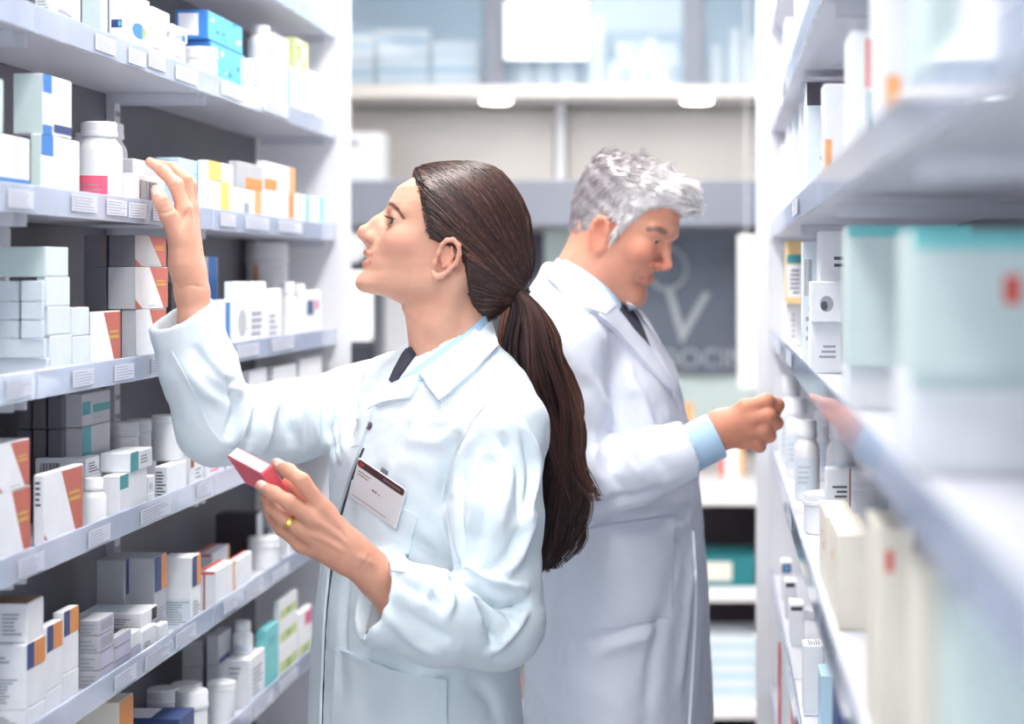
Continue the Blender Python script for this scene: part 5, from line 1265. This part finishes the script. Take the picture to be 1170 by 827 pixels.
# front placket, pockets, seams
ribbon('placket', ct, [(420, 474), (404, 520), (390, 560), (378, 610), (371, 660), (366, 720), (362, 827)], 13, .0050, coat_o, 'coat_cloth', 40)
ribbon('placket_shadow_seam', ct, [(416, 512), (408, 532), (398, 562), (386, 606), (378, 660), (372, 720), (368, 827)], 1.7, .0014, coat_o, 'tie_dark', 40).name = 'placket_shade'  # dark strip laid on for the shade along the placket edge
patch('chest_pocket', ct, [(404, 548), (440, 570), (478, 589)], [(384, 628), (420, 645), (462, 655)], 20, 16, .0030, coat_o, 'coat_cloth')
patch('pocket', ct, [(388, 739), (420, 752), (465, 770), (509, 776)], [(384, 840), (420, 842), (465, 844), (510, 845)], 24, 20, .0075, coat_o, 'coat_cloth')
ribbon('pocket_hem', ct, [(388, 741), (420, 754), (465, 772), (509, 778)], 4, .0095, coat_o, 'coat_cloth', 26)
ribbon('sleeve_seam', ct, [(556, 458), (534, 490), (512, 535), (505, 575)], 2.0, .0016, coat_o, 'coat_cloth', 26)
ribbon('sleeve_seam', ct, [(196, 402), (222, 450), (240, 490), (262, 515)], 2.6, .0018, coat_o, 'coat_cloth', 22)
ribbon('cuff_hem', ct, [(437, 636), (428, 665), (422, 700), (416, 730)], 3, .0022, coat_o, 'coat_cloth', 20)
for px, py in ((423, 487),):
    h_, n_ = hit(ct, px, py); t = wlink('button', mesh_of(lathe_bm([(0, .0028), (.0022, .0026), (.0048, .0032), (.0056, .002), (.0056, 0), (0, 0)], 20)), ['button'])
    t.parent = coat_o; t.location = h_+n_*.0012; t.rotation_euler = n_.to_track_quat('Z', 'Y').to_euler()
# name badge clipped to the chest pocket
q = [(421, 524), (474, 559), (458, 601), (403, 562)]
hs = [hit(ct, *v) for v in q]; n_ = sum((h_[1] for h_ in hs), Vector()).normalized()
pts = [h_[0] for h_ in hs]; c = sum(pts, Vector())/4
ux = ((pts[1]-pts[0])+(pts[2]-pts[3])).normalized(); uy = n_.cross(ux).normalized(); n_ = ux.cross(uy)
bw = .5*((pts[1]-pts[0]).length+(pts[2]-pts[3]).length); bh = .5*((pts[3]-pts[0]).length+(pts[2]-pts[1]).length)
t = empty('name_badge', c+n_*.0125); tag(t, 'white plastic name badge with a dark top bar on the woman\'s chest', 'badge')
t.rotation_euler = Matrix((ux, uy, n_)).transposed().to_euler()
mat('badge_white', (232, 232, 234), .3, .02, coat=.5); mat('badge_bar', (84, 56, 58), .3, .05); mat('badge_red', (190, 70, 66), .5); mat('badge_ink', (150, 126, 126), .5)
bm = bmesh.new(); bm_box(bm, (-bw/2, -bh/2, -.001), (bw/2, bh/2, .001), 0, .0008); link('card', mesh_of(bm, 'card'), t, None, ['badge_white'])
def rrect(w_, h_, r, z, n=6):
    bm = bmesh.new(); vs = []
    for cx, cy, a0 in ((w_/2-r, h_/2-r, 0), (-w_/2+r, h_/2-r, 1.5708), (-w_/2+r, -h_/2+r, 3.1416), (w_/2-r, -h_/2+r, 4.7124)):
        for k in range(n+1): a = a0+1.5708*k/n; vs.append(bm.verts.new((cx+r*math.cos(a), cy+r*math.sin(a), z)))
    bm.faces.new(vs); return bm
o = link('top_bar', mesh_of(rrect(bw*.97, bh*.17, bh*.08, .0013)), t, None, ['badge_bar']); o.location = (0, bh*.395, 0)
bm = bmesh.new()
def bar(x, y, w_, h_): bm_box(bm, (x*bw, y*bh, .001), ((x+w_)*bw, (y+h_)*bh, .0012))
for k in range(2): bar(-.44, .20-.07*k, .26-.03*k, .025)
bar(-.10, -.03, .05, .05); bar(-.04, -.03, .04, .05); bar(.03, -.03, .03, .035); bar(-.44, -.40, .72, .014)
link('print', mesh_of(bm, 'print'), t, None, ['badge_ink'])
bm = bmesh.new(); bm_box(bm, (-.44*bw, .36*bh, .0013), (-.36*bw, .43*bh, .0016)); link('logo', mesh_of(bm, 'logo'), t, None, ['badge_red'])
bm = bmesh.new()
for k in range(8): bm_box(bm, ((.06+.045*k)*bw, .375*bh, .0013), ((.06+.045*k+.03)*bw, .42*bh, .0015))
link('lettering', mesh_of(bm, 'lettering'), t, None, ['badge_ink'])
bm = bmesh.new(); bm_box(bm, (-.006, bh*.46, -.004), (.006, bh*.60, -.001), 0, .0005); link('clip', mesh_of(bm, 'clip'), t, None, ['steel_grey'])
# pink box in the left hand
e1, e2, e3 = Vector((.064, -.070, -.018)), Vector((.0216, .0227, -.040)), Vector((.0136, .0071, .0114))
e1.normalize(); e2 = (e2-e1*e2.dot(e1)).normalized(); e3 = e1.cross(e2); e3 = e3 if e3.z > 0 else -e3
t0 = P(259, 521, 2.527)
PL, PH, PT = .092, .050, .0185
mat('pink_card', (240, 106, 122), .4, .04, 30); mat('pink_dark', (214, 62, 92), .45, .04, 30)
t = empty('pink_box', t0); tag(t, 'pink-red medicine box with a white top held in the woman\'s left hand', 'box')
t.rotation_euler = Matrix((e1, -e2, e1.cross(-e2))).transposed().to_euler()
zs_ = 1 if e1.cross(-e2).dot(e3) > 0 else -1
bm = bmesh.new(); bm_box(bm, (0, -PH, 0 if zs_ > 0 else -PT), (PL, 0, PT if zs_ > 0 else 0), 0, .0012); link('carton_body', mesh_of(bm), t, None, ['pink_card'])
bm = bmesh.new(); bm_box(bm, (.003, .0002, .002 if zs_ > 0 else -PT+.002), (PL-.003, .0008, PT-.002 if zs_ > 0 else -.002), 0); link('white_panel', mesh_of(bm), t, None, ['card_white'])
# trousers and shoes (below the picture)
ft = Field((-1.0, 2.4, .03), (.0, 3.1, .9), .009)
for a, b, c in LG: ft.chain([a, b, c], [.088, .068, .055], .02)
tm = ft.mesh('trousers'); relax(tm, 2); wlink('trousers', tm, ['trouser_dark'])
for a, b, c in LG:
    fs = Field((c[0]-.22, c[1]-.22, -.02), (c[0]+.22, c[1]+.22, .13), .006)
    fs.chain([(c[0]-fd[0]*.03, c[1]-fd[1]*.03, .045), (c[0]+fd[0]*.15, c[1]+fd[1]*.15, .034)], [.045, .036], .02); fs.cone((c[0], c[1], .05), (c[0], c[1], .1), .045, .043, .02)
    fs.apply(lambda x, y, z: z-.004+0*x+0*y, (c[0]-.2, c[1]-.2, -.02), (c[0]+.2, c[1]+.2, .01), .002, 's')
    sm_ = fs.mesh('shoe'); relax(sm_, 2); wlink('shoe', sm_, ['shoe_dark'])

# ================================================================== the man
MD = 3.17; MS_ = F/MD; HSC = .86
YM, PM = math.radians(21), math.radians(27)
mf = np.array((math.cos(PM)*math.cos(YM), -math.cos(PM)*math.sin(YM), -math.sin(PM))); ml = np.array((math.sin(YM), math.cos(YM), 0)); mu = np.cross(mf, ml)
MR = np.stack([mf, ml, mu], 1)
morg = np.array(P(687, 267, MD-.065))+ml*.070
def sc(t): return tuple(v*HSC for v in t)
mrows = [sc(r) for r in ((.142, .010, -.02, .010, -.005), (.140, .03, -.045, .026, -.008), (.132, .058, -.073, .050, -.010), (.118, .078, -.091, .065, -.010), (.100, .090, -.101, .0725, -.010), (.080, .0955, -.105, .077, -.008), (.060, .098, -.105, .079, -.006), (.046, .100, -.104, .079, -.004),
                         (.030, .0945, -.102, .0785, -.002), (.015, .0935, -.099, .077, 0), (0, .093, -.094, .0755, 0), (-.020, .0915, -.086, .073, 0), (-.035, .0925, -.078, .071, 0), (-.050, .093, -.070, .069, 0), (-.066, .0895, -.062, .066, 0), (-.080, .093, -.055, .062, 0), (-.093, .0935, -.050, .056, 0), (-.102, .088, -.045, .048, 0), (-.109, .072, -.040, .038, 0), (-.116, .045, -.035, .022, 0))]
m_eyes = sc((.078, .033, .030, .0125))
mnose = [tuple(sc(v) if isinstance(v, tuple) else v*HSC for v in q) for q in (((.092, 0, .034), (.106, 0, .010), .0075, .0072, .010), ((.106, 0, .010), (.1165, 0, -.006), .0072, .0082, .008), ((.1165, 0, -.006), (.1155, 0, -.010), .0085, .0080, .006), ((.104, .0095, -.014), (.099, .012, -.015), .0068, .0066, .006), ((.109, 0, -.016), (.099, 0, -.024), .006, .005, .006))]
mlips = [([sc((.0955, 0, -.044)), sc((.094, .012, -.0445)), sc((.082, .026, -.049))], [.0034, .0032, .0015], .005), ([sc((.0955, 0, -.0535)), sc((.0935, .012, -.053)), sc((.082, .025, -.050))], [.0040, .0036, .0015], .005)]
mhole = [(sc((.110, .006, -.022)), sc((.105, .007, -.016)), .003, .002), (sc((.102, 0, -.0488)), sc((.088, .024, -.0495)), .0012, .002)]
def m_ear(fld, tw):
    e = lambda f, u, dl=0: tw(*sc((f, -(.0745+dl), u)))
    fld.ell(e(-.003, .002, .004), (.013, .005, .024), .004)
    fld.chain([e(.013, -.006, .005), e(.010, .010, .009), e(.006, .022, .011), e(-.003, .029, .013), e(-.013, .027, .015), e(-.018, .016, .016), e(-.016, .0, .014), e(-.010, -.014, .011), e(-.001, -.026, .008), e(.007, -.029, .006), e(.011, -.022, .004)], [.003, .0034, .0036, .0038, .004, .004, .0038, .0036, .0044, .005, .004], .004)
    fld.cone(e(.004, -.004, .010), e(-.003, .004, .011), .006, .005, .003, 's')
def m_neck(fld, tw):
    fld.chain([P(693, 275, MD), P(676, 318, MD), P(664, 352, MD), P(662, 400, MD)], [.054, .0555, .062, .09], .028)
    fld.cone(tw(*sc((.01, -.055, -.055))), tw(*sc((.078, -.022, -.096))), .013, .013, .02); fld.cone(tw(*sc((.01, .055, -.055))), tw(*sc((.078, .022, -.096))), .013, .013, .02)
def m_extra(fld, tw):
    for s in (-1, 1):
        fld.cone(tw(*sc((.092, s*.016, .047))), tw(*sc((.080, s*.048, .046))), .0085, .007, .014); fld.ell(tw(*sc((.074, s*.045, .002))), (.018, .017, .017), .02)
        fld.chain([tw(*sc((.094, s*.020, -.014))), tw(*sc((.090, s*.030, -.034))), tw(*sc((.082, s*.034, -.052)))], [.0016, .0016, .0012], .006, 's')
    fld.ell(tw(*sc((.080, 0, -.092))), (.018, .022, .016), .012)
mlo = morg-np.array((.125, .115, .20)); mhi = morg+np.array((.135, .115, .155)); mlo[2] = P(0, 395, MD).z
mhead, mtw, mskull, mlocal = build_head('body', .0022, morg, MR, mrows, mhole, m_eyes, mnose, mlips, m_ear, m_neck, 'skin', m_extra, None, mlo, mhi, p=2.15, lid=(.0010, .0030))
# right hand closing on a bottle cap
RD = 3.0
f3 = Field((P(786, 0, RD).x, RD-.07, P(0, 545, RD).z), (P(902, 0, RD).x, RD+.10, P(0, 435, RD).z), .002)
f3.chain([P(788, 513, RD+.004), P(812, 499, RD+.002), P(826, 491, RD)], [.030, .0285, .0275], .01)
for (x, y, dd, r) in ((852, 466, -.010, .0135), (858, 479, -.014, .0135), (857, 492, -.010, .013), (850, 504, 0, .012)): f3.cone(P(826, 489, RD), P(x, y, RD+dd), .0235, r, .014)
finger(f3, [(852, 466, RD-.010), (875, 459, RD-.012), (888, 463, RD+.004), (886, 472, RD+.018)], [.0132, .0118, .0104, .0088])
finger(f3, [(858, 479, RD-.014), (878, 475, RD-.018), (887, 483, RD-.002), (881, 488, RD+.012)], [.0130, .0116, .0102, .0088])
finger(f3, [(857, 492, RD-.010), (873, 491, RD-.014), (879, 498, RD+.002), (871, 502, RD+.014)], [.0124, .0110, .0098, .0084])
finger(f3, [(850, 504, RD), (864, 505, RD-.002), (868, 510, RD+.010), (860, 510, RD+.020)], [.0112, .0098, .0088, .0076])
f3.chain([P(832, 478, RD+.020), P(856, 468, RD+.034), P(874, 466, RD+.034), P(885, 468, RD+.028)], [.017, .0132, .0120, .0095], .010)
h3 = f3.mesh('hand'); relax(h3, 2)
MPSI = -YM
MTb = ((300, 660, .052, .055), (318, 657, .060, .060), (335, 655, .092, .072), (355, 660, .140, .086), (385, 666, .178, .102), (440, 682, .190, .117), (520, 696, .192, .128), (600, 704, .192, .128), (700, 708, .198, .132), (827, 708, .206, .138), (1150, 706, .225, .155))
SRm, ERm, CRm = P(640, 398, 2.985), P(650, 556, 2.955), P(797, 509, 2.985)
SLm, ELm, CLm = P(700, 398, 3.34), P(735, 545, 3.40), P(770, 640, 3.36)
fm = Field((-.55, 2.85, 0), (.15, 3.6, CZ+.02), .010)
fm.apply(loft(torso_rows(MTb, MD, .86), MPSI), (-.55, 2.85, .4), (.15, 3.6, CZ+.02), 0)
fm.chain([SRm, ERm, P(812, 499, RD+.002)], [.05, .042, .026], .03); fm.chain([SLm, ELm, CLm], [.05, .042, .03], .03)
LGm, fdm = legs((P(706, 0, MD).x, MD), MPSI, .84, .095)
for a, b, c in LGm: fm.chain([a, b, c], [.085, .055, .04], .02); fm.chain([(c[0], c[1], .05), (c[0]+fdm[0]*.14, c[1]+fdm[1]*.14, .03)], [.038, .03], .02)
# left hand hanging at the far side
fm.cone(CLm, P(780, 668, 3.345), .026, .03, .02)
mb = fm.mesh('trunk'); relax(mb, 2)
M2 = lambda *p_: [(a*HSC, b*HSC) for a, b in p_]
SKM = (224, 158, 132)
mm = [(M2((.095, .052), (.088, .055), (.074, .047)), .0048, (112, 92, 88), .85, .010, .06), (M2((.097, -.044), (.085, -.049)), .0035, (196, 116, 102), .6, 0, .026), (M2((.097, -.053), (.085, -.050)), .004, (200, 120, 106), .6, 0, .026),
      (M2((.115, -.005), (.104, -.012)), .010, (222, 136, 112), .6, 0, .03), (M2((.07, -.01), (.085, .0)), .022, (222, 138, 112), .5, .02, .09), (M2((-.01, .01), (-.005, -.02)), .02, (222, 136, 112), .6, .066, .12),
      (M2((.06, -.085), (.088, -.08), (.09, -.066)), .018, (198, 144, 124), .5, 0, .09)]
mroot = empty('person', (P(706, 0, MD).x, MD, 0)); tag(mroot, 'grey-haired man in white lab coat and dark tie, looking down at the right shelves', 'person')
def mlink(name, me, mats): o = link(name, me, mroot, None, mats); o.location = -mroot.location; return o
mlink('body', join_q('body', [(coords(q), quads_of(q)) for q in (mhead, h3, mb)], [skin_cols(mhead, SKM, mm, mlocal), skin_cols(h3, (208, 138, 112)), skin_cols(mb, SKM)]), ['skin'])
eyeballs(mroot, mtw, MR, m_eyes, (.92, 0, -.38))
# short grey hair
def fhm(u): return np.interp(u, [v*HSC for v in (-.075, -.05, -.03, -.012, .004, .018, .028, .036, .050, .070, .085, .098, .112, .13)], [v*HSC for v in (-.075, -.052, -.040, -.028, -.020, -.020, -.008, .034, .046, .056, .066, .080, .10, .12)])
fh2 = Field(morg-np.array((.12, .10, .08)), morg+np.array((.15, .10, .165)), .0026)
T2 = np.array(sorted(mrows))
def mcap(x, y, z):
    d = mskull(x, y, z, .0065)
    f, l, u = mlocal(x, y, z); top = .004*np.clip((u-.05)/.06, 0, 1)
    m = (f-fhm(u))*.8
    return -smin(-(d-top), -m, .008)
fh2.apply(mcap, fh2.lo, fh2.lo+np.array(fh2.n)*fh2.h, 0)
def me_(f, l, u): return mtw(*sc((f, l, u)))
fh2.chain([me_(.03, -.035, .138), me_(.075, -.028, .126), me_(.098, -.022, .110)], [.014, .016, .012], .02); fh2.chain([me_(.03, .03, .138), me_(.075, .028, .126), me_(.094, .024, .112)], [.014, .016, .012], .02); fh2.chain([me_(.03, 0, .140), me_(.078, 0, .128), me_(.106, 0, .108)], [.014, .016, .012], .02)
fh2.chain([me_(.030, -.0745, .034), me_(.026, -.0765, .010), me_(.026, -.0765, -.006)], [.008, .0055, .003], .008)
hc2 = fh2.mesh('hair'); relax(hc2, 2); crumple(hc2, .0035, 60, 4)
ht2 = bvh_of(hc2); hco = coords(hc2); hf, hl, hu = mlocal(hco[:, 0], hco[:, 1], hco[:, 2]); hn = vnorm(hc2)
HS2 = ([], [], [])
def gcol(f, u):
    w_ = np.clip((f+.03)/.09+(.25 if u < .05 else 0), 0, 1); base = lin((168, 160, 164))*(1-w_)+lin((240, 236, 236))*w_
    return base*rng.uniform(.62, 1.1)
idx_ = rng.choice(len(hco), 2600)
for i in idx_:
    f, l, u = hf[i], hl[i], hu[i]
    fl = np.array((1.0, .15*rng.randn(), .2)) if u > .085 else np.array((-.35, .1*rng.randn(), -1.0))      # top combed forward, sides down
    dirv = MR@fl; n_ = hn[i]; dirv = dirv-n_*(dirv@n_); dirv /= np.linalg.norm(dirv)+1e-9
    L_ = (.020 if u > .085 else .011)*rng.uniform(.7, 1.3); p0 = hco[i]-n_*.001
    strands(HS2, [p0, p0+dirv*L_*.5+n_*.0025, p0+dirv*L_+n_*(.0035 if u > .085 else .0012)+rng.normal(0, .001, 3)], .0012, .0004, gcol(f, u))
sm2 = strand_mesh(HS2, 'strands')
cc2 = np.array([gcol(a, b)/1.0 for a, b in zip(hf, hu)])*.9
e_ = np.empty(len(hc2.edges)*2, dtype=np.int32); hc2.edges.foreach_get('vertices', e_); e_ = e_.reshape(-1, 2); dg = np.bincount(e_.ravel(), minlength=len(hco))[:, None]
for _ in range(3):
    s_ = np.zeros_like(cc2)
    for c in range(3): s_[:, c] = np.bincount(e_[:, 0], cc2[e_[:, 1], c], len(hco))+np.bincount(e_[:, 1], cc2[e_[:, 0], c], len(hco))
    cc2 = .5*cc2+.5*s_/np.maximum(dg, 1)
mlink('hair', join_q('hair', [(hco, quads_of(hc2)), (coords(sm2), quads_of(sm2))], [cc2, np.array(HS2[2])]), ['hair'])
# coat
fk = Field((-.56, 2.85, .42), (.16, 3.62, CZ+.06), .005)
fk.apply(loft(torso_rows(MTb, MD), MPSI), fk.lo, fk.lo+np.array(fk.n)*fk.h, 0)
fk.chain([P(655, 352, 3.09), SRm], [.05, .066], .05); fk.chain([P(665, 352, 3.25), SLm], [.05, .066], .05)
fk.chain([SRm, P(640, 480, 2.965), ERm], [.068, .067, .062], .022); fk.chain([ERm, P(720, 537, 2.965), CRm], [.062, .055, .044], .014)
fk.chain([SLm, ELm, CLm], [.068, .06, .05], .022)
n = np.array(CRm)-np.array(P(720, 537, 2.965)); n /= np.linalg.norm(n); cc = np.array(CRm)-n*.012
def endcut(x, y, z):
    a = (x-cc[0])*n[0]+(y-cc[1])*n[1]+(z-cc[2])*n[2]; q = np.sqrt((x-cc[0])**2+(y-cc[1])**2+(z-cc[2])**2)
    return np.maximum(-a, q-.075)
fk.apply(endcut, cc-.075, cc+.075, .003, 's', pad=0)
fk.cone(cc+n*.03, cc-n*.03, .038, .034, .003, 's')
fk.cone(P(688, 285, MD), P(668, 338, MD), .0645, .0625, .008, 's')
coat2 = fk.mesh('lab_coat'); relax(coat2, 3)
ct2 = bvh_of(coat2)
MF = [([(668, 500), (660, 530), (664, 560)], -.009, .009), ([(680, 505), (676, 530), (690, 560)], .008, .010), ([(700, 510), (698, 540), (712, 565)], -.008, .010), ([(720, 505), (722, 530), (735, 552)], .006, .010), ([(745, 500), (748, 520), (760, 540)], -.005, .010),
      ([(665, 580), (700, 575), (760, 560)], -.006, .010), ([(640, 420), (660, 460), (680, 500)], -.006, .012), ([(655, 410), (685, 450), (700, 490)], .005, .014), ([(690, 400), (700, 440), (705, 490)], -.005, .012), ([(720, 430), (735, 460), (745, 490)], .004, .012),
      ([(660, 735), (690, 725), (730, 712), (765, 705)], -.005, .008), ([(680, 745), (710, 735), (745, 730)], .005, .010), ([(640, 720), (655, 740), (660, 770)], -.005, .012), ([(770, 640), (760, 690), (745, 760), (738, 820)], -.004, .014), ([(790, 640), (785, 700), (775, 790)], .004, .012), ([(650, 640), (640, 700), (640, 800)], -.004, .012), ([(700, 600), (740, 598), (785, 585)], -.006, .010), ([(660, 780), (700, 800), (720, 825)], .004, .014)]
fold(coat2, ct2, [(a, b*1.5, c) for a, b, c in MF]); crumple(coat2, .002, 20, 5); crumple(coat2, .0014, 48, 2); relax(coat2, 1)
co2 = mlink('lab_coat', coat2, ['coat_cloth_man'])
ct2 = bvh_of(coat2, mhead)
patch('shirt_collar', ct2, [(647, 297), (668, 309), (690, 325), (709, 344)], [(650, 305), (672, 324), (694, 344), (707, 358)], 20, 6, .0045, co2, 'shirt_blue')
patch('tie', ct2, [(709, 345), (718, 352), (730, 372), (740, 397)], [(705, 357), (714, 368), (726, 384), (739, 399)], 16, 6, .0055, co2, 'tie_dark')
patch('collar', ct2, [(640, 298), (660, 312), (684, 332), (700, 350)], [(626, 318), (645, 338), (668, 355), (686, 362)], 20, 9, .009, co2, 'coat_cloth_man')
patch('lapel', ct2, [(690, 345), (705, 358), (722, 380), (740, 400), (768, 446)], [(680, 362), (700, 378), (718, 398), (738, 420), (767, 449)], 24, 8, .0075, co2, 'coat_cloth_man')
patch('lapel', ct2, [(715, 344), (725, 349), (738, 362), (755, 390), (772, 430)], [(718, 352), (728, 366), (738, 384), (752, 410), (770, 445)], 22, 7, .006, co2, 'coat_cloth_man')
patch('pocket', ct2, [(672, 604), (710, 596), (768, 588)], [(684, 716), (715, 712), (766, 704)], 20, 18, .004, co2, 'coat_cloth_man')
ribbon('front_edge', ct2, [(794, 606), (797, 660), (796, 720), (790, 827)], 7, .004, co2, 'coat_cloth_man', 40)
h_, n_ = hit(ct2, 767, 450)
if h_ is not None:
    t = mlink('button', mesh_of(lathe_bm([(0, .003), (.005, .0034), (.007, .002), (.007, 0), (0, 0)], 20)), ['plastic_pale']); t.parent = co2; t.location = h_+n_*.004; t.rotation_euler = n_.to_track_quat('Z', 'Y').to_euler()
fs_ = Field(np.array(P(780, 0, RD))*np.array((1, 1, 0))+np.array((-.02, -.07, P(0, 550, RD).z)), np.array(P(830, 0, RD))*np.array((1, 1, 0))+np.array((.02, .07, P(0, 470, RD).z)), .0026)
a, b = P(784, 515, RD-.006), P(819, 497, RD+.001); fs_.cone(a, b, .0375, .0375, .0); nn = np.array(b-a); nn /= np.linalg.norm(nn); bb_ = np.array(b)
fs_.apply(lambda x, y, z: -((x-bb_[0])*nn[0]+(y-bb_[1])*nn[1]+(z-bb_[2])*nn[2]), bb_-.09, bb_+.09, .002, 's', pad=0); fs_.cone(bb_-nn*.03, bb_+nn*.04, .0335, .0335, .002, 's')
scf = fs_.mesh('shirt_cuff'); relax(scf, 2); mlink('shirt_cuff', scf, ['shirt_blue'])
ft = Field((-.55, 2.85, .03), (.2, 3.5, .95), .009)
for a, b, c in LGm: ft.chain([a, b, c], [.095, .072, .058], .02)
tm = ft.mesh('trousers'); relax(tm, 2); mlink('trousers', tm, ['trouser_dark'])
for a, b, c in LGm:
    fs = Field((c[0]-.24, c[1]-.24, -.02), (c[0]+.24, c[1]+.24, .13), .006)
    fs.chain([(c[0]-fdm[0]*.03, c[1]-fdm[1]*.03, .045), (c[0]+fdm[0]*.17, c[1]+fdm[1]*.17, .036)], [.048, .039], .02); fs.cone((c[0], c[1], .05), (c[0], c[1], .1), .047, .045, .02)
    fs.apply(lambda x, y, z: z-.004+0*x+0*y, (c[0]-.2, c[1]-.2, -.02), (c[0]+.2, c[1]+.2, .01), .002, 's')
    sm_ = fs.mesh('shoe'); relax(sm_, 2); mlink('shoe', sm_, ['shoe_dark'])
